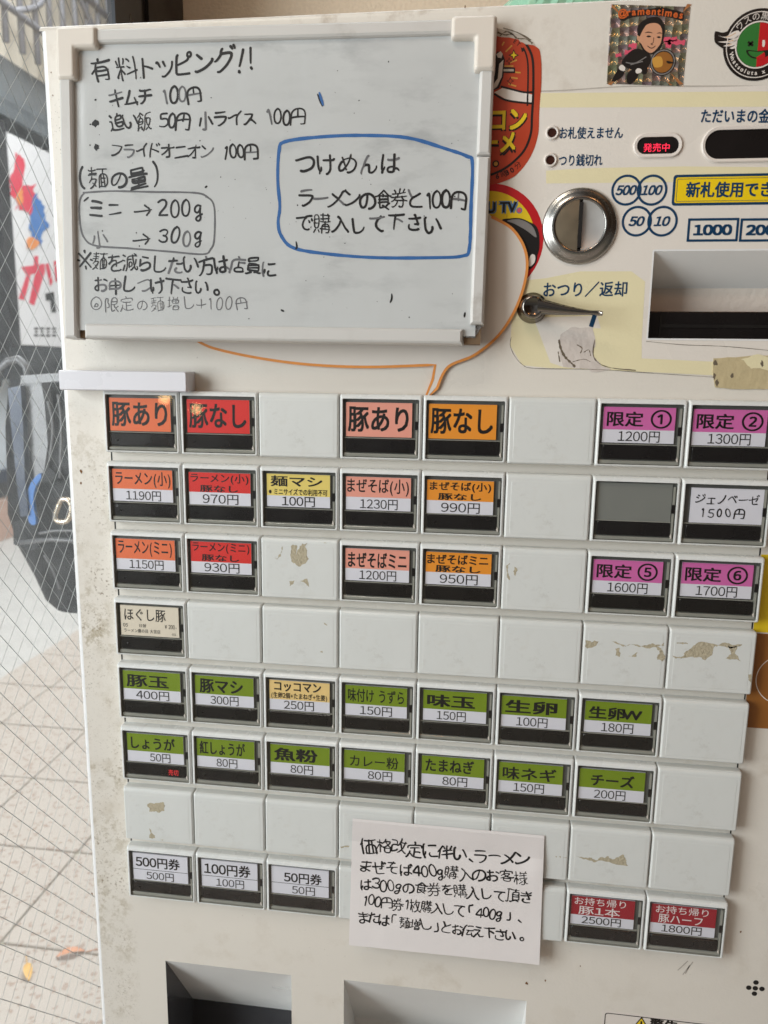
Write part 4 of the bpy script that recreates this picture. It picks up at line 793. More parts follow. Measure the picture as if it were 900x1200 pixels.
# leaves on the pavement
LEAFY = mat('yellow_leaf', rgb(226, 178, 96), .6, var=.2, vscale=60); LEAFO = mat('orange_brown_leaf', rgb(214, 150, 112), .6, var=.2, vscale=60)
def leaf(px, py, ang, ln, m, label):
    p = onZ(px, py); g = MB(WORLD); P = []; n_ = 9
    for i in range(n_):
        t_ = i / (n_ - 1); w_ = .32 * ln * math.sin(math.pi * t_ ** .85) ** .8; x_ = (t_ - .5) * ln; z_ = .006 + .012 * math.sin(math.pi * t_) 
        for sgn in (-1, 0, 1):
            lx, ly = x_, sgn * w_ * .5
            P.append((p.x + lx * math.cos(ang) - ly * math.sin(ang), p.y + lx * math.sin(ang) + ly * math.cos(ang), z_ - (0 if sgn else .004)))
    fs = []
    for i in range(n_ - 1):
        for k in range(2): fs.append((i * 3 + k, i * 3 + k + 1, i * 3 + k + 4, i * 3 + k + 3))
    g.add(P, fs, m, True)
    e = [Vector(P[(n_ - 1) * 3 + 1]), Vector(P[(n_ - 1) * 3 + 1]) + Vector((.03 * math.cos(ang), .03 * math.sin(ang), .002))]
    g.tube(e, .0012, m, 5)
    g.build('fallen_leaf', label=label, category='leaf', group='fallen leaves on the pavement')
leaf(33, 1141, 2.2, .066, LEAFY, 'yellow fallen leaf on the pavement nearer the window edge')
leaf(83, 1120, .45, .07, LEAFO, 'orange brown fallen leaf on the pavement beside the machine')

# ================================================================== THE TICKET MACHINE
mach = empty('ticket_machine', W(150, -1020.7, -100), 'tall white ramen ticket vending machine with rows of menu buttons', 'vending machine')
ML, MR, MT, MBOT = -24.5, 402, 168.0, -1014
def holes(rect, hs):
    us = sorted({rect[0], rect[2]} | {h[0] for h in hs} | {h[2] for h in hs}); vs = sorted({rect[1], rect[3]} | {h[1] for h in hs} | {h[3] for h in hs})
    out = []
    for i in range(len(us) - 1):
        for j in range(len(vs) - 1):
            cu, cv = (us[i] + us[i + 1]) / 2, (vs[j] + vs[j + 1]) / 2
            if not any(h[0] < cu < h[2] and h[1] < cv < h[3] for h in hs): out.append((us[i], vs[j], us[i + 1], vs[j + 1]))
    return out
BILL = (261.2, 27.2, 352, 65.0); TR1 = (17.7, -395, 92.2, -325.6); TR2 = (122.4, -395, 223.2, -324.6)
g = MB()
k = 0
for a0, b0, a1, b1 in holes((ML + 3.0, MBOT, MR - 3, MT - 2.5), [BILL, TR1, TR2]):
    g.add([(a0, b0, -6), (a1, b0, -6), (a1, b1, -6), (a0, b1, -6)], [(0, 1, 2, 3)], PANEL)
# rounded left edge, top edge, sides
def arcpts(c, r, a0, a1, n=6): return [(c[0] + r * math.cos(math.radians(a0 + (a1 - a0) * i / n)), c[1] + r * math.sin(math.radians(a0 + (a1 - a0) * i / n))) for i in range(n + 1)]
pr = [(ML, -240)] + [(ML + 3 - 3 * math.sin(math.radians(90 - q * 15)) if False else ML + 3 - 3 * math.cos(math.radians(q * 15)), -9 + 3 * math.sin(math.radians(q * 15))) for q in range(7)]
P = []
for (a, c) in pr: P += [(a, MBOT, c), (a, MT - 2.5, c)]
g.add(P, [(2 * i, 2 * i + 2, 2 * i + 3, 2 * i + 1) for i in range(len(pr) - 1)], EDGE, True)
P = []; pt = [(MT, -240)] + [(MT - 2.5 + 2.5 * math.cos(math.radians(q * 15)), -8.5 + 2.5 * math.sin(math.radians(q * 15))) for q in range(7)]
for (bb, c) in pt: P += [(ML, bb, c), (MR, bb, c)]
g.add(P, [(2 * i, 2 * i + 2, 2 * i + 3, 2 * i + 1) for i in range(len(pt) - 1)], PANEL, True)
g.add([(MR, MBOT, -6), (MR, MBOT, -240), (MR, MT, -240), (MR, MT, -8.5), (MR - 3, MBOT, -6), (MR - 3, MT - 2.5, -6)], [(0, 1, 2, 3), (4, 0, 3, 5)], PANEL)
g.add([(ML, MBOT, -240), (MR, MBOT, -240), (MR, MT, -240), (ML, MT, -240)], [(3, 2, 1, 0)], PANEL)
# thin dark slits beside the button field, speaker holes, rust specks, scratches
g.add([(.2, -270, -5.95), (1.0, -270, -5.95), (1.0, -2, -5.95), (.2, -2, -5.95)], [(0, 1, 2, 3)], BLACKM)
g.add([(318.6, -270, -5.95), (319.3, -270, -5.95), (319.3, -2, -5.95), (318.6, -2, -5.95)], [(0, 1, 2, 3)], BLACKM)
for x, y in ((885, 1158), (885.8, 1151.2), (877.4, 1157.3), (892.8, 1158.7), (884, 1164.3)):
    a, b_ = at(x, y); g.disc(a, b_, 1.35, -5.9, BLACKM, 16)
for i, (x, y, r) in enumerate(((617, 1152, 1.1), (639, 1149, .8), (95, 552, 1.2), (95, 566, 1.0), (108, 1047, .9), (868, 1092, .8), (680, 1132, .5), (545, 8, .8), (455, 1085, .5), (90, 60, .5), (60, 85, .5), (62, 112, .5))):
    a, b_ = at(x, y); g.poly(blob(a, b_, r * .6, r, i), -5.9, RUST)
SCR = mat('scuff_mark', rgb(182, 174, 164), .5, var=.2)
for L in ([(812, 1127), (800, 1142)], [(806, 1126), (794, 1137)], [(808, 1131), (803, 1141)]):
    g.stroke(pxs(L), .5, -5.9, SCR, smooth=False)
# tape scars on the front near the control sheet
g.stroke(pxs([(628, 107), (660, 106), (720, 102), (760, 101), (830, 101), (920, 101)]), .45, -5.92, SCR)
cab = g.build('cabinet', mach)
# ------- button field -------------------------------------------------------------
PV = 35.81; CW = 39.75; CH = 31.2
def cell_origin(r, c): return (40.0 * c + .12, -PV * r)
def blank_mesh():
    g = MB()
    g.loft([rr(0, -CH, CW, 0, .9, -6), rr(0, -CH, CW, 0, .9, -1.8), rr(.2, -CH + .2, CW - .2, -.4, .9, -.9), rr(.55, -CH + .6, CW - .55, -1.2, .8, -.25), rr(1.0, -CH + 1.0, CW - 1.0, -2.1, .6, 0), rr(2.6, -CH + 2.4, CW - 2.4, -3.4, .8, 0), rr(2.75, -CH + 2.55, CW - 2.55, -3.55, .8, .07)], CELL, smooth=False)
    return g
def stain(g, a, b_, shapes, seed):
    for i, L in enumerate(shapes): g.poly(jag(L, .16, 3, seed + i), .11, RESIDUE)
STAINS = {  # in photo pixels on the front plane of the buttons
 (2, 2): [[(341, 640), (348, 639), (347, 650), (351, 642), (360, 636), (362, 655), (356, 661), (350, 664), (346, 660), (341, 654)], [(331, 640), (329, 652), (326, 654), (330, 645)], [(339, 681), (345, 680), (340, 687)], [(352, 681), (360, 678), (362, 688), (357, 683)], [(379, 636.5), (383, 636), (382, 637.5)], [(322, 654), (326, 654.5), (325, 655.5)]],
 (3, 6): [[(686, 750.5), (703, 751), (698, 757), (688, 760)], [(717, 751), (778, 753), (778, 757), (760, 755), (748, 758), (742, 755), (730, 758)], [(721, 760), (726, 759), (726, 770), (721, 768)], [(768, 757), (775, 760), (780, 770), (776, 775), (770, 773), (773, 765)], [(736, 769), (747, 764), (746, 769)]],
 (3, 7): [[(787, 768), (800, 769), (812, 757), (838, 755), (870, 755), (868, 757), (838, 757), (830, 770), (826, 774), (820, 770), (801, 771), (789, 770)], [(853, 756), (863, 757), (861, 766), (868, 775), (850, 771), (857, 766)], [(793, 753), (806, 754), (806, 754.8), (793, 754)], [(877, 790), (880, 790), (880, 800), (877, 797)]],
 (6, 0): [[(173, 942), (182, 941), (192, 940), (193, 950), (184, 951), (175, 951)], [(175, 970), (182, 982), (175, 982)], [(188, 983), (192, 984), (190, 985)]],
 (6, 6): [[(674, 1003), (682, 1004), (700, 1008), (712, 1003), (718, 1007), (730, 1001), (736, 1014), (722, 1013), (700, 1009), (684, 1007)]],
 (6, 5): [[(655, 1004), (657, 1003), (657, 1005.5)], [(659, 1005), (664, 1004), (663, 1006.5)], [(651, 1003), (653, 1003.5), (652, 1005)]],
 (3, 2): [[(379, 730), (380, 729.6), (384, 733), (380, 731.5)], [(374, 764), (378, 763), (378, 765)]],
 (6, 3): [[(399, 992), (410, 991), (408, 993), (400, 994)]],
 (2, 5): [[(594, 662), (598, 660), (597, 680), (594, 676)], [(603, 664), (606, 666), (604, 676)]],
}
bm0 = blank_mesh(); blank_shared = None
# card layouts: fractions of the card (x0, x1, y from the top); ('text', x0, x1, y0, y1, bold)
def price(t, x0=.22, x1=.80): return (t, x0, x1, .665, .975, .0)
def big(t, col): return dict(col=col, split=1.0, lines=[(t, .03, .95, .12, .86, .022)])
BT = {
 (0, 0): big('豚あり', 'orange'), (0, 1): big('豚なし', 'red'), (0, 3): big('豚あり', 'pink'), (0, 4): big('豚なし', 'amber'),
 (0, 6): dict(col='magenta', split=.63, lines=[('限定', .05, .56, .12, .54, .02), ('①', .66, .95, .06, .58, .012), price('1200円')]),
 (0, 7): dict(col='magenta', split=.63, lines=[('限定', .05, .56, .12, .54, .02), ('②', .66, .95, .06, .58, .012), price('1300円')]),
 (1, 0): dict(col='orange', split=.61, lines=[('ラーメン(小)', .05, .97, .06, .56, .012), price('1190円')]),
 (1, 1): dict(col='red', split=.61, lines=[('ラーメン(小)', .03, .97, .03, .35, .012), ('豚なし', .18, .80, .39, .60, .02), price('970円')]),
 (1, 2): dict(col='yellow', split=.66, lines=[('麺マシ', .06, .88, .05, .38, .02), ('※ミニサイズでの利用不可', .03, .96, .44, .64, .02), ('100円', .24, .76, .68, .985, .004)]),
 (1, 3): dict(col='pink', split=.61, lines=[('まぜそば(小)', .02, .97, .05, .55, .012), price('1230円')]),
 (1, 4): dict(col='amber', split=.61, lines=[('まぜそば(小)', .04, .96, .05, .35, .02), ('豚なし', .17, .82, .39, .59, .024), price('990円')]),
 (1, 7): dict(col='white', split=1.0, hand=[('ジェノベーゼ', .06, .94, .33), ('1500円', .12, .78, .72)], lines=[]),
 (2, 0): dict(col='orange', split=.64, lines=[('ラーメン(ミニ)', .04, .95, .06, .56, .012), price('1150円')]),
 (2, 1): dict(col='red', split=.64, lines=[('ラーメン(ミニ)', .03, .97, .03, .36, .012), ('豚なし', .18, .80, .40, .61, .02), price('930円')]),
 (2, 3): dict(col='pink', split=.62, lines=[('まぜそばミニ', .04, .96, .1, .58, .02), price('1200円')]),
 (2, 4): dict(col='amber', split=.62, lines=[('まぜそばミニ', .02, .95, .06, .36, .022), ('豚なし', .15, .84, .40, .61, .024), price('950円')]),
 (2, 6): dict(col='magenta', split=.63, lines=[('限定', .05, .56, .12, .54, .02), ('⑤', .64, .93, .06, .58, .012), price('1600円')]),
 (2, 7): dict(col='magenta', split=.63, lines=[('限定', .05, .56, .12, .54, .02), ('⑥', .64, .93, .06, .58, .012), price('1700円')]),
 (3, 0): dict(col='cream', split=1.0, lines=[('ほぐし豚', .07, .78, .10, .50, .004), ('05', .04, .12, .60, .72, .0), ('日替', .32, .44, .60, .71, .0), ('¥200-', .76, .96, .58, .72, .0), ('ラーメン鷹の目 大宮店', .05, .68, .77, .90, .0), ('01', .88, .95, .86, .93, .0)]),
 (4, 0): dict(col='green', split=.62, lines=[('豚玉', .06, .80, .13, .55, .02), price('400円')]),
 (4, 1): dict(col='green', split=.62, lines=[('豚マシ', .08, .82, .10, .58, .024), price('300円', .26, .74)]),
 (4, 2): dict(col='sand', split=.64, lines=[('コッコマン', .08, .86, .05, .36, .024), ('(生卵2個+たまねぎ+生姜)', .03, .96, .40, .63, .02), price('250円', .24, .74)]),
 (4, 3): dict(col='green', split=.62, lines=[('味付け うずら', .04, .95, .10, .54, .012), price('150円', .24, .76)]),
 (4, 4): dict(col='green', split=.62, lines=[('味玉', .06, .82, .13, .54, .028), price('150円', .22, .68)]),
 (4, 5): dict(col='green', split=.62, lines=[('生卵', .06, .86, .12, .55, .028), price('100円', .24, .72)]),
 (4, 6): dict(col='green', split=.62, lines=[('生卵W', .06, .86, .16, .56, .028), price('180円', .26, .74)]),
 (5, 0): dict(col='green', split=.62, lines=[('しょうが', .07, .85, .10, .54, .02), price('50円', .40, .76)], led=True),
 (5, 1): dict(col='green', split=.62, lines=[('紅しょうが', .05, .84, .08, .54, .02), price('80円', .34, .70)]),
 (5, 2): dict(col='green', split=.62, lines=[('魚粉', .06, .80, .10, .55, .028), price('80円', .34, .72)]),
 (5, 3): dict(col='green', split=.62, lines=[('カレー粉', .10, .90, .15, .55, .008), price('80円', .40, .80)]),
 (5, 4): dict(col='green', split=.62, lines=[('たまねぎ', .06, .84, .08, .52, .02), price('80円', .34, .74)]),
 (5, 5): dict(col='green', split=.62, lines=[('味ネギ', .06, .90, .13, .56, .018), price('150円', .24, .72)]),
 (5, 6): dict(col='green', split=.62, lines=[('チーズ', .18, .84, .14, .54, .028), price('200円', .24, .72)]),
 (7, 0): dict(col='white', split=.60, line=True, lines=[('500円券', .05, .86, .10, .52, .02), price('500円', .24, .74)]),
 (7, 1): dict(col='white', split=.60, line=True, lines=[('100円券', .05, .88, .10, .54, .02), price('100円', .26, .76)]),
 (7, 2): dict(col='white', split=.60, line=True, lines=[('50円券', .22, .88, .16, .56, .02), price('50円', .36, .76)]),
 (7, 6): dict(col='crimson', split=.66, ink=WHITEINK, lines=[('お持ち帰り', .05, .86, .03, .30, .004), ('豚1本', .12, .78, .33, .63, .008), ('2500円', .18, .80, .69, .97, .004)]),
 (7, 7): dict(col='crimson', split=.66, ink=WHITEINK, lines=[('お持ち帰り', .07, .88, .03, .30, .004), ('豚ハーフ', .12, .80, .33, .63, .008), ('1800円', .18, .80, .69, .97, .004)]),
 (1, 6): None,
}
KIND = {'orange': 'orange card', 'red': 'red card', 'pink': 'pale pink card', 'amber': 'amber card', 'yellow': 'yellow card', 'magenta': 'magenta card', 'green': 'green card', 'sand': 'sand coloured card', 'crimson': 'dark red card with white letters', 'white': 'plain white card', 'cream': 'cream paper ticket as its card'}
def frame_mesh():
    g = MB()
    loops = [rr(0, -CH, CW, 0, .9, -6), rr(0, -CH, CW, 0, .9, -1.8), rr(.2, -CH + .2, CW - .2, -.4, .9, -.9), rr(.6, -CH + .6, CW - .6, -1.1, .8, -.25), rr(1.0, -CH + .8, CW - .9, -1.8, .6, 0),
             rr(1.5, -CH + 1.1, CW - 1.5, -2.1, .5, 0), rr(1.6, -CH + 1.2, CW - 1.6, -2.2, .5, -.3), rr(1.6, -CH + 1.2, CW - 1.6, -2.2, .5, -2.2)]
    g.loft(loops[:7], FRAMEP, cap=False)
    g.loft(loops[6:], LATCH, cap=True, capm=DARKGREY)
    # clear lower lip of the window
    L = [rr(1.7, -CH + 1.3, CW - 1.7, -27.9, .4, -2.2), rr(1.7, -CH + 1.3, CW - 1.7, -28.2, .4, -1.3), rr(2.0, -CH + 1.5, CW - 2.0, -28.6, .3, -1.0)]
    g.loft(L, LATCH)
    return g
fm = frame_mesh(); frame_shared = None
def shift(g, a, b_):
    return W(a, b_, 0)
disp_shared = cover_shared = latch_shared = None
def local_obj(name, me, parent, a, b_, **props):
    o = bpy.data.objects.new(name, me); COL.objects.link(o); place(o, parent, W(a, b_, 0), **props); return o
O0 = W(0, 0, 0)
CA0, CA1, CV0, CV1 = 3.1, 34.9, -20.2, -3.9          # card rectangle inside a cell
rndb = random.Random(11)
for r in range(8):
    for c in range(8):
        a, b_ = cell_origin(r, c)
        if (r, c) in BT:
            spec = BT[(r, c)]
            if frame_shared is None:
                fo = fm.build('ticket_button', mach, origin=O0); frame_shared = fo.data; place(fo, mach, W(a, b_, 0))
            else: fo = local_obj('ticket_button', frame_shared, mach, a, b_)
            fo['label'] = ('button with a ' + KIND[spec['col']]) if spec else 'button with an empty grey window'
            da, db = rndb.uniform(-.5, .3), rndb.uniform(-.25, .25)
            if spec and spec['col'] == 'white' and r == 1: da = 1.6
            if disp_shared is None:
                g = MB()
                g.loft([rr(3.2, -27.6, 36.4, -21.2, 1.1, -2.2), rr(3.2, -27.6, 36.4, -21.2, 1.1, -1.0), rr(3.45, -27.35, 36.15, -21.45, .95, -.75)], BLACK)
                do = g.build('display_bar', fo, origin=O0); disp_shared = do.data; place(do, fo, W(a, b_, 0))
                g = MB(); g.add([(1.7, -CH + 1.3, -.3), (CW - 1.7, -CH + 1.3, -.3), (CW - 1.7, -2.3, -.3), (1.7, -2.3, -.3)], [(0, 1, 2, 3)], COVER)
                co = g.build('clear_cover', fo, origin=O0); cover_shared = co.data; place(co, fo, W(a, b_, 0))
                g = MB()
                g.box(36.7, -28.6, 37.6, -4.0, -2.2, -.9, LATCH); g.box(36.3, -16.4, 37.65, -12.4, -.9, -.55, BLACK)
                g.box(2.2, -20.95, 36.5, -20.55, -2.2, -1.2, LATCH); g.poly(blob(36.8, -27.2, .5, 1.3, 4), -.55, WHITEST)
                lo = g.build('latch_strip', fo, origin=O0); latch_shared = lo.data; place(lo, fo, W(a, b_, 0))
            else:
                local_obj('display_bar', disp_shared, fo, a, b_); local_obj('clear_cover', cover_shared, fo, a, b_); local_obj('latch_strip', latch_shared, fo, a, b_)
            g = MB(Pl((a + da, b_ + db, 0)))
            if spec is None:
                g.box(2.4, -20.6, 36.4, -2.7, -2.2, -1.6, EMPTYGREY); g.build('grey_insert', fo); continue
            w_, h_ = CA1 - CA0, CV1 - CV0
            X = lambda f: CA0 + w_ * f
            Y = lambda f: CV1 - h_ * f
            base = WHITECARD if spec['col'] != 'cream' else CREAMCARD
            g.box(CA0, CV0, CA1, CV1, -2.1, -1.3, base)
            if spec['split'] < 1 or spec['col'] not in ('white', 'cream'):
                sv = CV0 if spec['split'] == 1 else Y(spec['split'])
                g.add([(CA0, sv, -1.26), (CA1, sv, -1.26), (CA1, CV1, -1.26), (CA0, CV1, -1.26)], [(0, 1, 2, 3)], MC[spec['col']])
            if spec.get('line'): g.box(CA0, Y(.605), CA1, Y(.59), -1.26, -1.22, INK)
            for li, (tx, x0, x1, y0, y1, off) in enumerate(spec['lines']):
                ink = spec.get('ink', INK) if '円' not in tx or '券' in tx else INK
                g.text(tx, X(x0), Y(y1), X(x1), Y(y0), -1.2, ink, off)
            for tx, x0, x1, yy in spec.get('hand', []):
                g.glyphs(tx, (X(x0), Y(yy)), (X(x1), Y(yy - .03)), h_ * .30, -1.2, PENINK, .125)
            g.build('menu_card', fo)
            if spec.get('led'):
                g = MB(Pl((a, b_, 0))); g.text('売切', 26.5, -26.6, 32.0, -23.2, -.68, LEDDIM); g.build('sold_out_light', fo)
        else:
            lab = {}
            if (r, c) in STAINS:
                g = MB(Pl((a, b_, 0))); q = blank_mesh(); g.v = [v - O0 + W(a, b_, 0) for v in q.v]; g.f = q.f; g.m = q.m; g.sm = q.sm; g.mats = q.mats
                g.pl = FLAT
                for i, L in enumerate(STAINS[(r, c)]): g.poly(jag(pxs(L, 0), .105, 4, r * 31 + c * 7 + i), .11, RESIDUE)
                g.build('blank_button', mach, origin=W(a, b_, 0), label='blank white button with peeled tape residue')
            elif blank_shared is None:
                o = bm0.build('blank_button', mach, origin=O0); blank_shared = o.data; place(o, mach, W(a, b_, 0))
            else: local_obj('blank_button', blank_shared, mach, a, b_)
# ------- control sheet --------------------------------------------------------------
g = MB(); D = -5.9
for a0, b0, a1, b1 in holes((210, 23.5, 401, 131.8), [BILL]):
    g.add([(a0, b0, D), (a1, b0, D), (a1, b1, D), (a0, b1, D)], [(0, 1, 2, 3)], SHEET)
q = [(199.5, 131.8), (199.5, 23.5)] + arcpts((210, 23.5), 10.5, 180, 270)[1:] + [(401, 13), (401, 23.5), (210, 23.5), (210, 131.8)]
g.poly(q, D, SHEET)
def band(L, m=PALEYEL, e=.03, smooth=False):
    g.poly(pxs(spline(L, True) if smooth else L, D), D + e, m)
band([(632, 109), (920, 107), (920, 125), (632, 126)])
band([(640, 200), (690, 197), (800, 195), (920, 196), (920, 212), (640, 215)], e=.03)
band([(602, 330), (640, 326), (680, 318), (740, 318), (756, 330), (752, 398), (752, 420), (840, 424), (840, 440), (760, 436), (640, 431), (612, 428), (598, 405)], e=.03)
band([(625, 372), (700, 370), (704, 385), (690, 384), (660, 392), (660, 430), (645, 425)], SHEET, .06)
# the peeled patch
g.poly(jag(pxs([(668, 384), (694, 382), (697, 395), (695, 418), (704, 428), (716, 433), (660, 430), (655, 405), (657, 392)], D), .05, 3, 5), D + .09, mat('torn_sheet_patch', rgb(206, 196, 188), .8, var=.06, vscale=90, bump=.8, bscale=150))
GRIME = mat('grime_edge', rgb(106, 94, 78), .9, var=.3, vscale=400)
for i, L in enumerate(([(655, 398), (657, 408), (662, 418), (670, 426), (674, 430)], [(676, 404), (682, 408), (680, 414)], [(684, 413), (690, 410), (692, 417)], [(697, 398), (695, 415), (701, 425), (716, 431), (745, 434)], [(654, 412), (656, 424)], [(671, 424), (684, 421), (692, 424)])):
    g.stroke(pxs(L, D), .9 if i in (0,) else .4, D + .12, GRIME, jit=1.2)
for L in ([(599, 395), (598, 405), (603, 417), (612, 427), (625, 431.5), (680, 432.5), (720, 434), (760, 437), (838, 442)], [(594, 250), (594, 300)], [(757, 400), (800, 404), (850, 406), (905, 411)]):
    g.stroke(pxs(L, D), .2, D + .1, GRIME, jit=.8)
g.stroke(pxs([(697, 369), (692.5, 383)], D), 2.0, D + .12, NAVY, smooth=False)
def ptext(tx, x0, y0, x1, y1, h, off=.0, m=NAVY, slant=0, e=.12, g_=None):
    a0, b0 = at(x0, y0, D); a1, b1 = at(x1, y1, D); k_ = h * .395 / 2
    (g_ or g).text(tx, a0, (b0 + b1) / 2 - k_, a1, (b0 + b1) / 2 + k_, D + e, m, off, slant, tilt=(b1 - b0) / (a1 - a0))
ptext('お札使えません', 655.6, 156, 730, 155.5, 12.5, .018)
ptext('つり銭切れ', 655, 188, 706, 187.5, 12.5, .018)
ptext('ただいまの金額', 821.5, 136, 916, 136, 14.5, .022)
ptext('おつり／返却', 636.8, 339.5, 735, 338.5, 17, .016)
# coin circles
for x, y, tx in ((734, 222.9, '500'), (764, 222.9, '100'), (746.2, 259.3, '50'), (776.2, 259.3, '10')):
    a, b_ = at(x, y, D)
    g.ring(a, b_, 5.5, 6.5, D + (.10 if tx in ('500', '50') else .13), NAVY)
    w_ = 4.3 if len(tx) == 3 else 3.2
    g.text(tx, a - w_, b_ - 2.1, a + w_, b_ + 2.1, D + .15, NAVY, .035, .25)
for x0, x1, tx in ((806.5, 864, '1000'), (868, 926, '2000')):
    (a0, b1), (a1, b0) = at(x0, 256, D), at(x1, 283, D)
    o_, i_ = rr(a0, b0, a1, b1, .2, D + .12), rr(a0 + 1.0, b0 + 1.0, a1 - 1.0, b1 - 1.0, .1, D + .12)
    n_ = len(o_); g.add(o_ + i_, [(k, (k + 1) % n_, n_ + (k + 1) % n_, n_ + k) for k in range(n_)], NAVY)
    g.text(tx, a0 + 2.6, b0 + 2.6, a1 - 2.6, b1 - 2.6, D + .12, NAVY, .05)
(a0, b1), (a1, b0) = at(789.5, 205, D), at(955, 239, D)
g.poly([p[:2] for p in rr(a0, b0, a1, b1, 1.3)], D + .10, NAVY); g.poly([p[:2] for p in rr(a0 + 1.1, b0 + 1.1, a1 - 1.1, b1 - 1.1, .8)], D + .14, SIGNYEL)
o_, i_ = rr(a0 + 1.7, b0 + 1.7, a1 - 1.7, b1 - 1.7, .5, D + .17), rr(a0 + 1.9, b0 + 1.9, a1 - 1.9, b1 - 1.9, .4, D + .17)
n_ = len(o_); g.add(o_ + i_, [(k, (k + 1) % n_, n_ + (k + 1) % n_, n_ + k) for k in range(n_)], NAVY)
ptext('新札使用できます', 803.8, 222.5, 941, 221.5, 16.5, .03, e=.19)
g.build('control_sheet', mach)
# indicator lamps
for x, y in ((647, 156), (645, 188)):
    a, b_ = at(x, y, -6); g = MB()
    g.lathe(a, b_, [(2.9, -5.9), (2.9, -5.3), (2.4, -4.9), (1.95, -5.3), (1.95, -5.75)], WHITEST, 28)
    g.disc(a, b_, 1.95, -5.7, mat('dark_lamp_lens', rgb(60, 34, 26), .2), 28)
    g.build('indicator_lamp', mach)
# display windows
def display(x0, y0, x1, y1, rim, name):
    (a0, b1), (a1, b0) = at(x0, y0, D), at(x1, y1, D); r_ = (b1 - b0) / 2 - .05
    g = MB()
    g.loft([rr(a0, b0, a1, b1, r_, D, 8), rr(a0, b0, a1, b1, r_, D + .6, 8), rr(a0 + .4, b0 + .4, a1 - .4, b1 - .4, r_ - .4, D + .9, 8), rr(a0 + rim, b0 + rim, a1 - rim, b1 - rim, r_ - rim, D + .7, 8), rr(a0 + rim, b0 + rim, a1 - rim, b1 - rim, r_ - rim, D + .1, 8)], WHITEST, capm=BLACK)
    return g
g = display(743, 157, 798.5, 184.5, 1.5, 'status'); g.text('発売中', *at(753.5, 178.3, D), *at(785, 167.6, D), D + .2, LEDRED, .006)
g.build('status_display', mach, label='small black display lit with red letters')
g = display(823.5, 149, 930, 189, 1.4, 'amount'); g.build('amount_display', mach)
# coin slot
CSX, CSY = 228.0, 75.8
g = MB()
g.lathe(CSX, CSY, [(16.4, -5.9), (16.3, -5.0), (15.6, -4.4), (14.9, -4.3), (14.3, -3.9), (13.4, -3.2), (12.5, -2.7), (11.7, -2.45), (11.1, -2.5), (10.8, -2.75), (10.7, -3.2)], mat('worn_chrome', rgb(168, 165, 160), .24, 1.0, var=.12, vscale=50), 64)
# concave halves left and right of the slot
for sg, m in ((-1, CHROME2), (1, mat('bright_reflection_chrome', rgb(214, 212, 208), .33, .8, var=.05))):  # one chrome disc; right half painted paler for its bright reflection
    P = []; fs = []; nr, na = 7, 24
    for i in range(nr + 1):
        for j in range(na + 1):
            an = math.radians(-90 + 180 * j / na); rr_ = 10.75 * i / nr
            x_ = rr_ * math.cos(an); y_ = rr_ * math.sin(an)
            x_ = max(x_, .75) if i > 0 or True else x_
            dz = (-2.75 - 1.3 * max(0, 1 - (x_ / 10.75) ** 2 - (y_ / 10.75) ** 2)) if sg > 0 else (-2.8 + .55 * max(0, 1 - (x_ / 10.75) ** 2 - (y_ / 10.75) ** 2))
            P.append((CSX + sg * x_, CSY + y_, dz))
    for i in range(nr):
        for j in range(na):
            k_ = i * (na + 1) + j; f_ = (k_, k_ + 1, k_ + na + 2, k_ + na + 1); fs.append(f_ if sg < 0 else f_[::-1])
    g.add(P, fs, m, True)
g.box(CSX - .85, CSY - 9.6, CSX + .85, CSY + 9.6, -5.9, -2.0, BLACKM)
g.build('coin_slot', mach)
# coin return lever
a0, b0 = at(623, 358, -2); a1, b1 = at(706, 368, 4)
g = MB()
hc = at(623.5, 360, -6)
g.lathe(hc[0], hc[1] - .4, [(6.9, -5.9), (6.9, -5.2), (5.8, -4.6), (5.6, -2.5), (5.2, -1.2), (5.2, 1.0), (4.6, 2.0), (3.9, 2.3), (3.6, 2.05), (0.01, 2.05)], CHROME, 40)
arm = []; N_ = 12
hx_, hy_ = hc[0], hc[1] - .2
for i in range(N_ + 1):
    t_ = i / N_; cx_ = hx_ + 2.0 + (a1 - hx_ - 2.0) * t_; cy_ = hy_ + .3 + (b1 - hy_) * t_ - .5 * math.sin(math.pi * t_); hw_ = 3.0 * (1 - t_) ** 1.3 + .7 + (.35 if i >= N_ - 1 else 0); dz = 1.9 + 2.6 * t_
    arm.append([(cx_, cy_ - hw_, dz - 1.3 + .4 * t_), (cx_, cy_ - hw_ * .55, dz + .5), (cx_, cy_ + hw_ * .55, dz + .5), (cx_, cy_ + hw_, dz - 1.0 + .4 * t_), (cx_, cy_, dz - 2.0 + t_)])
P = [p for l in arm for p in l]; fs = []
for i in range(N_):
    for j in range(5): fs.append((i * 5 + j, (i + 1) * 5 + j, (i + 1) * 5 + (j + 1) % 5, i * 5 + (j + 1) % 5))
fs.append(tuple(range(N_ * 5, N_ * 5 + 5)))
g.add(P, fs, CHROME, True)
g.build('return_lever', mach)
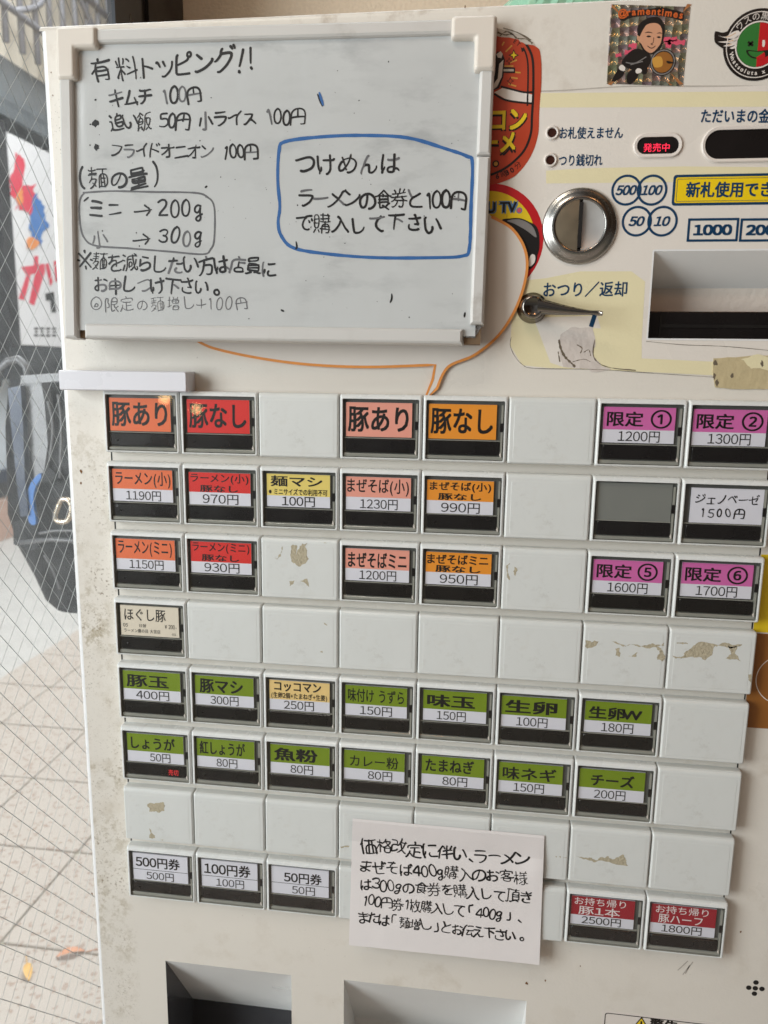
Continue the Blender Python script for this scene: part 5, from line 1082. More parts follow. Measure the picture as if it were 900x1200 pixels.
# banknote slot recess
u0, v0, u1, v1 = BILL
g = MB()
o_, i_ = rr(u0 - .7, v0 - .7, u1 + .7, v1 + .7, .6, -5.75), rr(u0, v0, u1, v1, .3, -5.75); n_ = len(o_)
g.add(o_ + i_, [(k, (k + 1) % n_, n_ + (k + 1) % n_, n_ + k) for k in range(n_)], EDGE)
db, vh = -25, v1 - 14
g.add([(u0, v1, -5.9), (u1, v1, -5.9), (u1, vh, db), (u0, vh, db)], [(0, 3, 2, 1)], TRAYGREY)
g.add([(u0, v1, -5.9), (u0, vh, db), (u0, v0, db), (u0, v0, -5.9)], [(0, 1, 2, 3)], RECESS)
g.add([(u1, v1, -5.9), (u1, vh, db), (u1, v0, db), (u1, v0, -5.9)], [(3, 2, 1, 0)], RECESS)
g.add([(u0, vh, db), (u1, vh, db), (u1, v0, db), (u0, v0, db)], [(3, 2, 1, 0)], RECESS)
g.add([(u0, v0, db), (u1, v0, db), (u1, v0, -5.9), (u0, v0, -5.9)], [(0, 1, 2, 3)], RECESS)
g.build('banknote_slot', mach)
g = MB()
g.box(u0 + .1, v0 + .1, u1 - .1, v0 + 12.4, db, -13, BLACK, .4); g.box(u0 + 7, v0 + 5.2, u1 - 8, v0 + 6.6, -13, -12.6, BLACKM); g.box(u0 + 6, v0 + 1.0, u0 + 7, v0 + 10.5, -13, -12.4, BLACKM)
g.build('banknote_mouth', mach)
# ticket and change trays
for (u0, v0, u1, v1), nm, dk in ((TR1, 'change_tray', True), (TR2, 'ticket_tray', False)):
    g = MB(); db, vb, vl = -43, v1 - 59, v0 - 60
    SIDE = TRAYDARK if dk else TRAYGREY
    g.add([(u0, v1, -6), (u1, v1, -6), (u1, vb, db), (u0, vb, db)], [(0, 3, 2, 1)], TRAYGREY)          # sloping hood
    g.add([(u0, v1, -6), (u0, vb, db), (u0, vl, db), (u0, vl, -6.2), (u0, v0, -6.2)], [(0, 1, 2, 3, 4)], SIDE)
    g.add([(u1, v1, -6), (u1, vb, db), (u1, vl, db), (u1, vl, -6.2), (u1, v0, -6.2)], [(4, 3, 2, 1, 0)], TRAYGREY)
    g.add([(u0, vb, db), (u1, vb, db), (u1, vl, db), (u0, vl, db)], [(3, 2, 1, 0)], SIDE)
    g.add([(u0, vl, db), (u1, vl, db), (u1, vl, -6.2), (u0, vl, -6.2)], [(0, 1, 2, 3)], TRAYGREY)
    g.build(nm, mach)

# ================================================================== THINGS ON THE MACHINE
# whiteboard: leans out a little at the bottom
from mathutils import Euler
rv = Vector((-.065, .022, -.006)); Rb = Matrix.Rotation(rv.length, 3, rv.normalized())
BP = Pl((-10.4, 162.5, 4.0), Rb)
BW, BH = 198.7, 138.4
wb = empty('whiteboard', BP.w(BW / 2, -BH, -5), 'handwritten whiteboard with grey plastic frame hung on the machine front', 'whiteboard')
def bx(L, c=0.0): return [BP.px(x, y, c) for x, y in L]
g = MB(BP)
RW = 7.0
g.surf = lambda a, b_: .28 * noise.noise(Vector((a * .03, b_ * .05, 1.3))) + .9 * math.exp(-((a - 7) ** 2 / 60 + (b_ + 30) ** 2 / 500)) * math.sin(a * .6) * .4
NX, NY = 60, 44
P = []; X0, X1_, Y0, Y1 = 4, BW - 4, -BH + 4, -4
for j in range(NY + 1):
    for i in range(NX + 1): P.append((X0 + (X1_ - X0) * i / NX, Y0 + (Y1 - Y0) * j / NY, -2.2))
g.add(P, [(j * (NX + 1) + i, j * (NX + 1) + i + 1, (j + 1) * (NX + 1) + i + 1, (j + 1) * (NX + 1) + i) for j in range(NY) for i in range(NX)], BOARD, True)
BD = -2.2
def hw(tx, x0, y0, x1, y1, h, m=MARKER, w=.125, d=.09, **k):
    g.glyphs(tx, BP.px(x0, y0, BD), BP.px(x1, y1, BD), h * .40, BD + d, m, w, dry=MARKFAINT, loose=1.15, **k)
hw('有料トッピング!!', 103, 83, 300, 70, 27, w=.12, widths=[1.25, 1.15, .8, .8, .9, .95, 1.0, .45, .45])
hw('キムチ 100円', 128, 115.5, 236, 110, 21)
hw('追い飯 50円 小ライス 100円', 128, 144, 358, 136, 20)
hw('フライドオニオン 100円', 129, 175.5, 302, 178, 18)
hw('(麺の量)', 91, 209, 192, 207, 25, widths=[.5, 1.3, 1.0, 1.0, .9])
hw('ミ', 104, 244, 121, 244, 24); hw('ニ', 125, 246, 143, 246, 19); hw('→', 157, 246, 178, 246, 20); hw('200g', 184, 243, 240, 245, 22, widths=[1, .9, .9, 1])
hw('小', 108, 281, 126, 280, 20, MARKFAINT); hw('→', 155, 280, 177, 280, 20); hw('300g', 184, 277, 240, 279, 22, widths=[1, .9, .9, 1])
hw('※麺を減らしたい方は店員に', 91, 306, 324, 313, 21)
hw('お申しつけ下さい。', 110, 333, 262, 337, 20)
hw('○限定の麺増し+100円', 104, 357, 292, 354, 17, MARKFAINT, w=.075)
hw('つけめんは', 345, 192, 470, 192, 23)
hw('ラーメンの食券と100円', 349, 233, 547, 233.5, 23)
hw('で購入して下さい', 346, 262, 518, 262, 21)
for x, y, r in ((111.5, 144.5, 1.9), (113.5, 172.5, 1.8), (112, 117, .6)):
    a, b_ = BP.px(x, y, BD); g.poly(blob(a, b_, r, r, int(x)), BD + .09, MARKER)
g.stroke(bx([(97, 226), (130, 224), (180, 225), (228, 226), (243, 231), (251, 243), (251, 280), (247, 292), (238, 298), (200, 295), (150, 291), (112, 288), (99, 279), (94, 262), (93, 240), (95, 231), (99, 226)], BD), .85, BD + .08, MARKFAINT, jit=.3)
g.stroke(bx([(334, 166), (375, 160.5), (425, 158.7), (478, 161.5), (523, 174.5), (547, 183), (553.5, 191), (552, 242), (550, 291), (542, 300), (511, 302), (443, 302), (387, 298), (345, 291), (330, 277), (326, 261), (328, 242), (325.5, 211), (327, 177)], BD), 1.5, BD + .08, MARKBLUE, closed=True, jit=.25)
for L in ([(459, 344), (459, 350), (457, 355)], [(329, 363), (333, 365)], [(347, 283), (348, 290), (346, 292)], [(372, 110), (375, 118), (378, 125)], [(545, 366), (544, 372)], [(240, 220), (243, 218)], [(104, 231), (98, 236)]):
    g.stroke(bx(L, BD), .9, BD + .1, MARKER, taper=True)
rnd = random.Random(21)
for i in range(70):
    x, y = rnd.uniform(90, 552), rnd.uniform(70, 375)
    a, b_ = BP.px(x, y, BD); r = rnd.choice((.15, .2, .25, .4)); g.poly(blob(a, b_, r, r, i), BD + .07, rnd.choice((MARKER, MARKFAINT)))
g.stroke(bx([(374, 108), (379, 124)], BD), 1.2, BD + .12, MARKBLUE, taper=True)
g.surf = None
g.box(2, -BH + 2, BW - 2, -2, -8.5, -3.6, ALU)
g.build('writing_surface', wb)
def rail(a0, b0, a1, b1, name='frame_rail', c1=0.0):
    g = MB(BP)
    g.loft([rr(a0, b0, a1, b1, .3, -9), rr(a0, b0, a1, b1, .3, c1 - 1.6), rr(a0 + .35, b0 + .35, a1 - .35, b1 - .35, .3, c1 - .6), rr(a0 + 1.2, b0 + 1.2, a1 - 1.2, b1 - 1.2, .3, c1)], ALU)
    return g.build(name, wb)
rail(.4, -BH + .1, 6.8, -21)                                   # left
rail(16, -6.8, BW - 14, -.6)                                  # top
rail(10.5, -BH + .2, BW - 9.5, -BH + 7.0)                      # bottom
rail(BW - 6.6, -BH + 9.0, BW - .3, -57.2); rail(BW - 6.6, -56.8, BW - .3, -18)
def lcap(mirror):
    g = MB(BP); X = (lambda a: BW - a) if mirror else (lambda a: a)
    ptsO = [(0, 0), (19.5, 0), (19.5, -9.2), (9.2, -9.2), (9.2, -22.5), (0, -22.5)]
    def rounded(pts, r):
        out = []; n_ = len(pts)
        for i, p in enumerate(pts):
            a = Vector(pts[i - 1]); b_ = Vector(p); c_ = Vector(pts[(i + 1) % n_]); u_ = (a - b_).normalized(); w_ = (c_ - b_).normalized()
            p0, p1 = b_ + u_ * r, b_ + w_ * r
            for k in range(5):
                t_ = k / 4; q_ = p0 * (1 - t_) ** 2 + b_ * 2 * t_ * (1 - t_) + p1 * t_ ** 2; out.append((q_.x, q_.y))
        return out
    def inset(e):
        return [(e, -e), (19.5 - e, -e), (19.5 - e, -9.2 + e), (9.2 - e, -9.2 + e), (9.2 - e, -22.5 + e), (e, -22.5 + e)]
    loops = []
    for e, c in ((0, -9.5), (0, -.4), (.35, .6), (1.1, 1.3), (1.6, 1.45)):
        L = [(X(a), b_, c) for a, b_ in rounded(inset(e), 1.6 if e < 1 else 1.2)]
        if not mirror: L.reverse()
        loops.append(L)
    g.loft(loops, CAP, cap=False)
    g.poly([(p[0], p[1]) for p in loops[-1]], loops[-1][0][2], CAP)
    g.build('corner_cap', wb)
lcap(False); lcap(True)
g = MB(BP); g.box(BW - 9.0, -BH + .6, BW - 1.5, -BH + 8.6, -8, -3.0, mat('bare_brown_core', rgb(112, 90, 66), .8, var=.2)); g.poly(jag([(BW - 9.2, -BH + 3.8), (BW - 3, -BH + 8.8), (BW - 1.2, -BH + 8.6), (BW - 4, -BH + 3.2)], .05, 2, 3), -2.9, FOIL); g.build('bare_corner', wb, label='torn corner where the end cap is missing')
g = MB(BP); g.box(6.9, -BH + .6, 10.2, -BH + 6, -8, -3.4, MATS['bare_brown_core']); g.build('bare_corner', wb)
# speech bubble card
pts = [(229, 398), (250, 408), (300, 419), (360, 427), (430, 430), (510, 427.5), (508, 445), (496, 471), (512, 455), (525, 430), (556, 416), (585, 392), (606, 358), (617, 320), (615, 292), (600, 268), (576, 254)]
q = spline(pxs(pts[:6], -4.6)) + pxs([(507, 445)], -4.6) + pxs([(496.5, 471)], -4.6) + spline(pxs(pts[8:], -4.6))
hid = [(160, 112), (90, 112), (30, 75)]
poly_ = q + hid
g = MB(); g.prism(poly_, -5.6, -4.7, BUBBLE, BUBBLEO)
g.stroke(q, 1.25, -4.62, BUBBLEO, smooth=False)
g.build('speech_bubble_sign', label='white speech bubble card with orange outline tucked behind the whiteboard', category='sign')
# magnetic bar
g = MB(); (a0, b1), (a1, b0) = at(67.5, 433.5, 5), at(219, 459.5, 5)
g.loft([rr(a0, b0, a1, b1, .8, -5.9), rr(a0, b0, a1, b1, .8, 4.2), rr(a0 + .5, b0 + .5, a1 - .5, b1 - .5, .8, 5)], MAGNET)
g.build('magnetic_bar', label='narrow white magnetic bar above the orange first button', category='magnet')
# paper note
NQ = [(413, 960), (638, 980), (632, 1130), (409, 1107)]
n0, n1, n2, n3 = [Vector(p) for p in pxs(NQ, 1.2)]
NA = n0; NXv = (n1 - n0); NYv = (n3 - n0); WN, HN = NXv.length, NYv.length
def nsurf(a, b_):
    p = Vector((a, b_)) - NA; s_ = p.dot(NXv) / WN ** 2; t_ = p.dot(NYv) / HN ** 2
    return 2.6 * max(0, t_ - .55) ** 1.6 + 1.2 * max(0, s_ - .75) ** 1.2 + .22 * noise.noise(Vector((s_ * 4, t_ * 3, 7))) + .9 * math.exp(-((s_ - .98) ** 2 / .004 + (t_ - .22) ** 2 / .01)) - .9 * max(0, .1 - t_) * 3
g = MB(); g.surf = nsurf; P = []
for j in range(25):
    for i in range(37):
        s_, t_ = i / 36, j / 24
        p = n0 * (1 - s_) * (1 - t_) + n1 * s_ * (1 - t_) + n2 * s_ * t_ + n3 * (1 - s_) * t_; P.append((p.x, p.y, .9))
g.add(P, [(j * 37 + i, (j + 1) * 37 + i, (j + 1) * 37 + i + 1, j * 37 + i + 1) for j in range(24) for i in range(36)], PAPER, True)
k_ = len(P); P2 = [(x, y, .75) for x, y, _ in P]
g.add(P2, [(j * 37 + i, j * 37 + i + 1, (j + 1) * 37 + i + 1, (j + 1) * 37 + i) for j in range(24) for i in range(36)], PAPER, True)
def nz(x, y): return (390 + x * .3, 940 + y * .3)          # from the zoomed view
def nt_(tx, x0, y0, x1, y1, h, off=.0, **k):
    g.glyphs(tx, at(*nz(x0, y0), 1.2), at(*nz(x1, y1), 1.2), h * .3 * .44, .9 + .1, PENINK, .12, loose=1.2, **k)
nt_('価格改定に伴い、ラーメン', 108, 168, 772, 226, 68, widths=[1.05, 1.0, 1.0, 1.0, .95, 1.0, .95, .4, .85, .85, .85, 1.0])
nt_('まぜそば400g購入のお客様', 102, 250, 762, 298, 60)
nt_('は300gの食券を購入して頂き', 105, 318, 782, 372, 58)
nt_('100円券1枚購入して「400g」、', 115, 382, 752, 450, 56)
nt_('または「麺増し」とお伝え下さい。', 100, 445, 758, 530, 56)
note = g.build('paper_note', label='handwritten white paper note taped over the lower blank buttons', category='note')
g = MB(); g.surf = nsurf
for (s0_, t0_, s1_, t1_) in ((-.02, .02, 1.0, .17),):
    P = []
    for j in range(4):
        for i in range(25):
            s_, t_ = s0_ + (s1_ - s0_) * i / 24, t0_ + (t1_ - t0_) * j / 3
            p = n0 + NXv * s_ + NYv * t_; P.append((p.x, p.y, .96))
    g.add(P, [(j * 25 + i, (j + 1) * 25 + i, (j + 1) * 25 + i + 1, j * 25 + i + 1) for j in range(3) for i in range(24)], glassmat('clear_tape_film', (.97, .97, .97, 1), .25), True)
place_t = g.build('tape_strip', note)
# aged tape
g = MB(); L = jag(pxs([(836, 420), (905, 417), (915, 440), (912, 456), (838, 454), (835, 436)], -5.7), .02, 3, 4)
g.prism(L, -5.9, -5.6, AGEDTAPE); g.poly(jag(pxs([(868, 421), (905, 420), (910, 436), (880, 432)], -5.6), .06, 3, 8), -5.55, PALEYEL); 
for i, (x, y) in enumerate(((838, 425), (837, 441), (840, 448), (858, 440), (893, 426))):
    a, b_ = at(x, y, -5.6); g.poly(blob(a, b_, .8, 1.6, i), -5.5, GRIME)
g.build('aged_tape', label='yellowed strip of old tape below the banknote slot', category='tape')
# ---- stickers ----------------------------------------------------------------------
DS = -5.8
g = MB()
outl = [(576, 30), (590, 36), (612, 46), (627, 54), (633, 62), (634.5, 90), (632, 130), (630.5, 158), (622, 183), (606, 204), (588, 213.5), (574, 216.5)]
Lp = pxs(outl, DS); body = spline(Lp) + [(160, 98), (160, 160)]
g.prism(body, -5.98, DS, ORST)
g.poly(jag(pxs([(582, 33), (600, 38), (622, 48), (627, 53), (616, 52), (606, 46), (594, 44), (582, 42)], DS), .06, 3, 9), DS + .06, TAN)
for L in ([(583, 38), (592, 41), (600, 40), (606, 45), (617, 46), (624, 51)], [(590, 33), (606, 38), (622, 47)], [(586, 42), (594, 37), (604, 43)]): g.stroke(pxs(L, DS), .5, DS + .1, GRIME, jit=1.3)
def os_(L, w=.8, m=INK, e=.05, **k): g.stroke(pxs([(560 + x / 6, 20 + y / 6) for x, y in L], DS), w, DS + e, m, **k)
def op_(L, m, e): g.poly(pxs([(560 + x / 6, 20 + y / 6) for x, y in L], DS), DS + e, m)
os_([(330, 175), (365, 235), (385, 300), (390, 400), (388, 560), (380, 700), (372, 820), (330, 930), (260, 1010), (180, 1070), (90, 1110)], 1.0)
os_([(318, 215), (340, 265), (352, 340), (352, 480), (348, 625)], .7)
op_([(300, 210), (332, 232), (310, 248)], INK, .06)
op_([(115, 530), (180, 495), (250, 510), (330, 535), (383, 545), (380, 605), (300, 598), (200, 580)], WHITEST, .05)
os_([(115, 540), (180, 578), (260, 596), (378, 608)], .8, e=.08); os_([(160, 488), (230, 506), (320, 528), (388, 528)], .8, e=.08)
for L in ([(195, 245), (240, 200)], [(170, 200), (185, 175)], [(240, 385), (300, 392)], [(235, 425), (280, 432)], [(215, 470), (270, 487)], [(225, 320), (275, 302)], [(180, 345), (250, 345)]): os_(L, .6, GOLD, .05, smooth=False)
for cx_, cy_, r_, m_ in ((252, 268, 30, YELST), (220, 310, 20, ORST), (228, 450, 22, ORST)):
    for rr_, mm_, e_ in ((r_ * 1.25, INK, .07), (r_ * .8, m_, .09)):
        op_([(cx_ + rr_ * (1 if k % 2 == 0 else .42) * math.cos(k * math.pi / 4), cy_ + 1.15 * rr_ * (1 if k % 2 == 0 else .42) * math.sin(k * math.pi / 4)) for k in range(8)], mm_, e_)
op_([(100, 300), (140, 240), (175, 260), (190, 300), (180, 420), (150, 500), (100, 520)], INK, .07); op_([(105, 480), (140, 430), (150, 330), (180, 300), (168, 420), (135, 490), (105, 512)], WHITEST, .09)
op_([(150, 350), (262, 355), (262, 395), (150, 392)], INK, .075); op_([(180, 366), (252, 366), (252, 382), (180, 382)], TAN, .095)
for L, e in (([(130, 262), (160, 240), (175, 260), (165, 290), (140, 285)], .1),): op_(L, WHITEST, e)
def otx(tx, x0, y0, x1, y1, m, off, e):
    (a0, b1), (a1, b0) = at(560 + x0 / 6, 20 + y0 / 6, DS), at(560 + x1 / 6, 20 + y1 / 6, DS); g.text(tx, a0, b0, a1, b1, DS + e, m, off)
otx('コン', 85, 655, 345, 800, INK, .085, .1); otx('コン', 92, 652, 340, 790, YELST, .035, .14)
otx('ーメ', 30, 815, 268, 975, INK, .085, .12); otx('ーメ', 30, 815, 262, 950, YELST, .035, .16)
for i, ch in enumerate('6時30分'):
    x_, y_, an = ((145, 1118, .1), (178, 1106, .3), (214, 1090, .45), (246, 1072, .6), (276, 1045, .75))[i]
    a, b_ = at(560 + x_ / 6, 20 + y_ / 6, DS); w_ = 1.7; gl, fs = glyph_mesh(ch, 0.0 if ord(ch) > 127 else .03)
    g.add([(a + ((x - .4) * math.cos(an) - (y - .35) * math.sin(an)) * 3.1, b_ + ((x - .4) * math.sin(an) + (y - .35) * math.cos(an)) * 3.1, DS + .08) for x, y in gl], fs, INK)
for i, ch in enumerate('ET'):
    x_, y_, an = ((262, 172, -.6), (286, 190, -.8))[i]
    a, b_ = at(560 + x_ / 6, 20 + y_ / 6, DS); gl, fs = glyph_mesh(ch, .02)
    g.add([(a + ((x - .3) * math.cos(an) - (y - .35) * math.sin(an)) * 2.2, b_ + ((x - .3) * math.sin(an) + (y - .35) * math.cos(an)) * 2.2, DS + .08) for x, y in gl], fs, INK)
a, b_ = at(581, 192, DS); g.ring(a, b_, .9, 1.5, DS + .08, INK, 16); g.disc(a, b_, .9, DS + .07, GOLD, 16)
g.build('oval_sticker', label='tall orange oval sticker with yellow katakana half hidden by the whiteboard', category='sticker')
# round sticker under the bubble
g = MB(); DT = -5.85
C0 = at(572.5, 282, DT); RT = 24.6
g.add([(C0[0] + RT * math.cos(6.2832 * i / 48), C0[1] + RT * math.sin(6.2832 * i / 48), DT) for i in range(48)], [tuple(range(48))], REDST)
g.disc(C0[0] - .6, C0[1], RT - 3.2, DT + .05, YELST, 48)
def tp(L, m, e, sm=True):
    P = pxs([(560 + x / 6, 200 + y / 6) for x, y in L], DT); g.poly(spline(P, True, 4) if sm else P, DT + e, m)
tp([(170, 350), (230, 335), (300, 335), (360, 360), (405, 385), (430, 440), (432, 540), (420, 590), (405, 655), (350, 700), (300, 640), (250, 420)], INK, .09)
tp([(205, 352), (290, 342), (360, 372), (395, 410), (410, 470), (340, 420), (260, 375)], GREYST, .12)
tp([(362, 615), (380, 588), (402, 598), (400, 640), (378, 668), (358, 670)], WHITEST, .13)
def ttx(tx, x0, y0, x1, y1, m, off, e):
    (a0, b1), (a1, b0) = at(560 + x0 / 6, 200 + y0 / 6, DT), at(560 + x1 / 6, 200 + y1 / 6, DT); g.text(tx, a0, b0, a1, b1, DT + e, m, off)
ttx('U TV', 55, 215, 282, 302, BLUEST, .11, .10); ttx('U TV', 62, 222, 272, 296, INK, .03, .13)
a, b_ = at(560 + 291 / 6, 200 + 280 / 6, DT); g.disc(a, b_, 1.35, DT + .12, BLUEST, 18); g.disc(a, b_, .95, DT + .15, PINKST, 18)
g.build('round_sticker', label='round red and yellow sticker with TV lettering behind the speech bubble', category='sticker')
# holographic sticker
g = MB(); DH = -5.8
HQ = [(716, 5), (809, 8), (800, 101), (711, 98)]
g.prism(pxs(HQ, DH), -5.98, DH, HOLO)
def hz(x, y): return at(700 + x / 7.5, y / 7.5, DH)
def hp(L, m, e, sm=True):
    P = [hz(x, y) for x, y in L]; g.poly(spline(P, True, 4) if sm else P, DH + e, m)
RAYO = mat('copper_ray_print', rgb(168, 110, 66), .4, var=.2, vscale=300)
for L in ([(130, 40), (200, 110), (190, 120), (125, 60)], [(790, 35), (830, 40), (750, 110)], [(90, 740), (170, 690), (120, 750)], [(640, 640), (760, 740), (720, 745)], [(590, 700), (660, 748), (640, 750)]): hp(L, RAYO, .04, False)
hp([(190, 160), (210, 110), (330, 90), (470, 78), (560, 62), (660, 85), (750, 110), (760, 165), (735, 182), (640, 155), (470, 135), (300, 155), (230, 185)], INK, .05)
ANAM = mat('orange_lettering', rgb(206, 96, 40), .4, var=.05)
s_ = '@ramentimes'; adv_ = [1.2, .72, .9, 1.35, .9, .95, .68, .5, 1.35, .9, .85]; pos = 0; tot = sum(adv_)
for ch, aw in zip(s_, adv_):
    f_ = (pos + aw / 2) / tot; pos += aw; x_ = 190 + 570 * f_; y_ = 122 - 28 * math.sin(math.pi * f_) + 18 * f_; an = (.5 - f_) * .3
    a, b_ = hz(x_, y_); gl, fs = glyph_mesh(ch, 0.0 if ord(ch) > 127 else .03)
    cx_ = (min(v[0] for v in gl) + max(v[0] for v in gl)) / 2
    g.add([(a + ((x - cx_) * math.cos(an) - (y - .3) * math.sin(an)) * 3.9, b_ + ((x - cx_) * math.sin(an) + (y - .3) * math.cos(an)) * 3.9, DH + .1) for x, y in gl], fs, ANAM)
# rider figure: generic cartoon man
hp([(360, 330), (350, 250), (390, 190), (470, 152), (540, 155), (590, 220), (585, 330), (560, 420), (480, 478), (410, 450), (380, 400)], INK, .06)
hp([(372, 320), (400, 265), (440, 215), (520, 205), (565, 250), (565, 340), (545, 400), (478, 465), (420, 440), (385, 385), (350, 350), (352, 310)], SKIN, .10)
hp([(415, 290), (450, 278), (488, 292), (450, 288)], INK, .13); hp([(520, 296), (548, 285), (570, 298), (545, 294)], INK, .13)
hp([(430, 322), (450, 313), (472, 322), (450, 330)], INK, .13); hp([(520, 328), (540, 320), (558, 328), (540, 336)], INK, .13)
g.stroke([hz(x, y) for x, y in ((495, 330), (490, 375), (470, 388), (490, 394))], .25, DH + .14, INK); g.stroke([hz(x, y) for x, y in ((440, 405), (475, 425), (510, 405))], .3, DH + .14, INK)
hp([(215, 560), (240, 500), (330, 430), (420, 450), (470, 500), (440, 600), (360, 620), (270, 600)], INK, .07)
hp([(130, 700), (200, 590), (250, 600), (220, 670), (150, 715)], INK, .08); hp([(260, 720), (270, 640), (350, 600), (360, 660), (300, 738)], INK, .08); hp([(380, 610), (440, 600), (430, 650), (395, 650)], INK, .085)
hp([(190, 590), (215, 570), (245, 595), (235, 625), (200, 615)], WHITEST, .1); hp([(335, 620), (360, 600), (390, 615), (380, 640), (345, 645)], WHITEST, .1)
for L in ([(250, 550), (330, 555), (430, 500)], [(290, 570), (400, 540)]): g.stroke([hz(*p) for p in L], .35, DH + .12, GREYST)
a, b_ = hz(575, 548); g.disc(a, b_, 5.3, DH + .13, INK, 32); g.ring(a, b_, 4.5, 4.95, DH + .15, GREYST, 32); g.disc(a, b_, 4.1, DH + .15, BROWNST, 32)
hp([(485, 515), (560, 500), (570, 580), (500, 590)], GOLD, .19); hp([(610, 535), (680, 555), (620, 560)], INK, .2)
for L in ([(580, 345), (640, 350), (700, 340)], [(590, 375), (660, 370), (770, 375)], [(600, 405), (650, 395)], [(275, 400), (345, 405)], [(240, 460), (355, 455)], [(160, 490), (210, 480)]): g.stroke([hz(*p) for p in L], 1.7, DH + .06, PINKST, jit=1.0)
g.build('holographic_sticker', label='square silver holographic sticker with a cartoon man on a motorbike', category='sticker')
# winged badge sticker
g = MB(); DB = -5.8
def bz(x, y): return at(820 + x / 10.9, y / 10.9, DB)
def bpz(L, m, e, sm=True):
    P = [bz(x, y) for x, y in L]; g.poly(spline(P, True, 4) if sm else P, DB + e, m)
bc = bz(745, 572); RB = 385 / 10.9 * .395
g.disc(bc[0], bc[1], RB, DB, INK, 56)
bpz([(190, 420), (215, 400), (300, 415), (420, 375), (500, 370), (520, 660), (440, 655), (360, 655), (250, 590), (190, 530)], INK, .02)
for L in ([(235, 455), (330, 470), (420, 410), (490, 390), (512, 430), (460, 490), (350, 490)], [(235, 535), (340, 525), (440, 490), (500, 450), (480, 510), (380, 550)], [(300, 590), (380, 560), (470, 510), (470, 555), (400, 590)], [(385, 615), (440, 585), (478, 540), (470, 600), (420, 625)]):
    bpz(L, WHITEST, .05)
for L in ([(330, 478), (400, 455), (460, 420)], [(360, 535), (430, 515)], [(360, 580), (410, 560)]): g.stroke([bz(*p) for p in L], .2, DB + .08, GOLD)
g.ring(bc[0], bc[1], RB * .895, RB * .92, DB + .04, WHITEST, 56); g.ring(bc[0], bc[1], RB * .62, RB * .66, DB + .04, WHITEST, 56)
r_ = RB * .61; arc_ = [(bc[0] + r_ * math.cos(math.radians(q)), bc[1] + r_ * math.sin(math.radians(q))) for q in range(90, 271, 6)]
g.poly(arc_, DB + .05, GREENST); g.poly([(2 * bc[0] - x, y) for x, y in arc_], DB + .05, REDST)
for L in ([(615, 535), (680, 585)], [(680, 530), (618, 590)]): g.stroke([bz(*p) for p in L], .9, DB + .1, INK, smooth=False)
bpz([(800, 520), (818, 512), (832, 520), (828, 590), (800, 595)], WHITEST, .1)
bpz([(600, 640), (740, 652), (900, 640), (890, 700), (800, 740), (700, 750), (620, 710)], INK, .09); bpz([(625, 655), (740, 664), (820, 660), (800, 720), (700, 732), (640, 700)], GREENST, .12)
bpz([(720, 740), (790, 690), (825, 670), (830, 740), (780, 765)], REDST, .13)
def ringtext(tx, a0, a1, rad, sz, inward, m=WHITEST, off=.03):
    for i, ch in enumerate(tx):
        if ch == ' ': continue
        q = math.radians(a0 + (a1 - a0) * (i + .5) / len(tx)); gl, fs = glyph_mesh(ch, 0.0 if ord(ch) > 127 else off)
        cx_ = (min(v[0] for v in gl) + max(v[0] for v in gl)) / 2; an = q - math.pi / 2 if not inward else q + math.pi / 2
        g.add([(bc[0] + rad * math.cos(q) + ((x - cx_) * math.cos(an) - (y - .35) * math.sin(an)) * sz, bc[1] + rad * math.sin(q) + ((x - cx_) * math.sin(an) + (y - .35) * math.cos(an)) * sz, DB + .09) for x, y in gl], fs, m)
ringtext('ウスの黒', 146, 72, RB * .785, 3.3, False); ringtext('Whatsoluta x Jane', 196, 330, RB * .775, 2.3, True)
g.build('winged_badge_sticker', label='round black badge sticker with white wing and green and red face', category='sticker')
# yellow and brown poster sticker at the right edge
g = MB(); DP = -5.9
(a0, b1), (_, bm), (_, b0) = at(898, 650, DP), at(898, 742, DP), at(885, 853, DP)
g.box(319.6, bm + .3, 385, b1, -5.98, DP, YELST); g.box(319.6, b0, 385, bm - .3, -5.98, DP, BROWNST); g.box(319.6, bm - .29, 385, bm + .29, -5.98, DP - .01, WHITEST)
ca = at(918, 797, DP); g.ring(ca[0], ca[1], 12.2, 12.6, DP + .05, WHITEST, 64)
g.build('poster_sticker', label='yellow and brown poster sticker beyond the right end of the buttons', category='sticker')
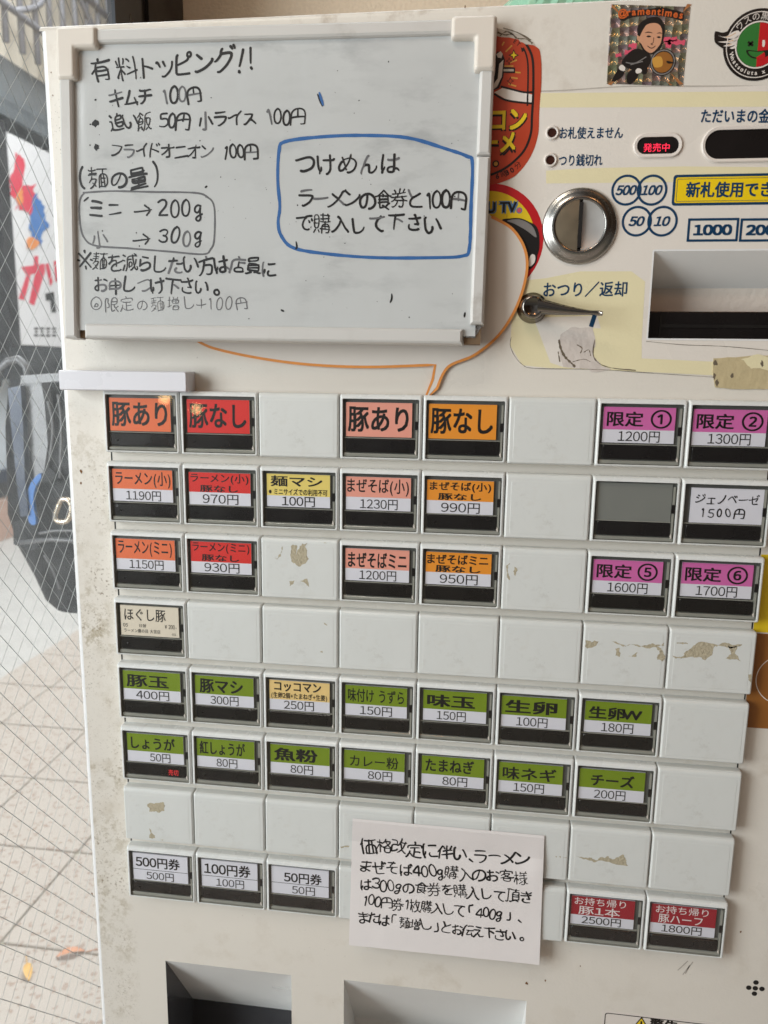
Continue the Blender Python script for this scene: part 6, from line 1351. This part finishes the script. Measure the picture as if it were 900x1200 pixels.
# warning label
g = MB(); (a0, b1), (a1, _) = at(709, 1186.5, -5.8), at(834, 1198, -5.8)
g.box(a0 - 1.5, b1 - 32, a1 + 1.5, b1 + 1.2, -5.98, -5.88, WHITEST, 0)
o_, i_ = rr(a0, b1 - 30, a1, b1, 1.6, -5.8), rr(a0 + .45, b1 - 29.55, a1 - .45, b1 - .45, 1.3, -5.8); n_ = len(o_)
g.add(o_ + i_, [(k, (k + 1) % n_, n_ + (k + 1) % n_, n_ + k) for k in range(n_)], INK)
p = at(752, 1191.5, -5.8); g.poly([(p[0], p[1]), (p[0] - 5, p[1] - 8.4), (p[0] + 5, p[1] - 8.4)], -5.8, INK); g.poly([(p[0], p[1] - 1), (p[0] - 4, p[1] - 7.8), (p[0] + 4, p[1] - 7.8)], -5.75, YELST)
g.text('!', p[0] - .5, p[1] - 7, p[0] + .5, p[1] - 2.6, -5.7, INK, .04)
q0 = at(762, 1193, -5.8); q1 = at(795, 1196, -5.8); g.text('警告', q0[0], q0[1] - 7.0, q1[0], q0[1] + .1, -5.75, INK, .03)
g.build('warning_label', label='white warning label with yellow triangle low on the machine front', category='label')
# plastic bag on top of the machine
def crumple(name, L, d0, m, label, seed):
    g = MB(); rnd = random.Random(seed); P = []; NXc, NYc, h0 = 22, 14, 168.05
    x0, x1, zt, dep = L
    for j in range(NYc + 1):
        th = math.pi * j / NYc
        for i in range(NXc + 1):
            s_ = i / NXc; a = x0 + (x1 - x0) * s_; e = math.sin(math.pi * s_) ** .35
            vv = h0 + (zt - h0) * math.sin(th) * e; dd = d0 + dep * math.cos(th) * (.6 + .4 * e)
            k_ = noise.noise(Vector((a * .16 + seed, vv * .2, dd * .2))) * 3.2 + abs(noise.noise(Vector((a * .4, vv * .1, dd * .5)))) * 2
            P.append((a + k_ * .4, max(h0, vv + k_ * (1 if 0 < j < NYc else 0)), dd + k_))
    g.add(P, [(j * (NXc + 1) + i, j * (NXc + 1) + i + 1, (j + 1) * (NXc + 1) + i + 1, (j + 1) * (NXc + 1) + i) for j in range(NYc) for i in range(NXc)], m, False)
    g.build(name, label=label, category='plastic bag')
crumple('plastic_bag', (184, 262, 196, 20), -52, GREENBAG, 'crumpled pale green plastic bag on top of the machine', 3)
for o in bpy.data.objects:
    if o.type == 'MESH':
        o.data.validate()
bpy.context.view_layer.update()
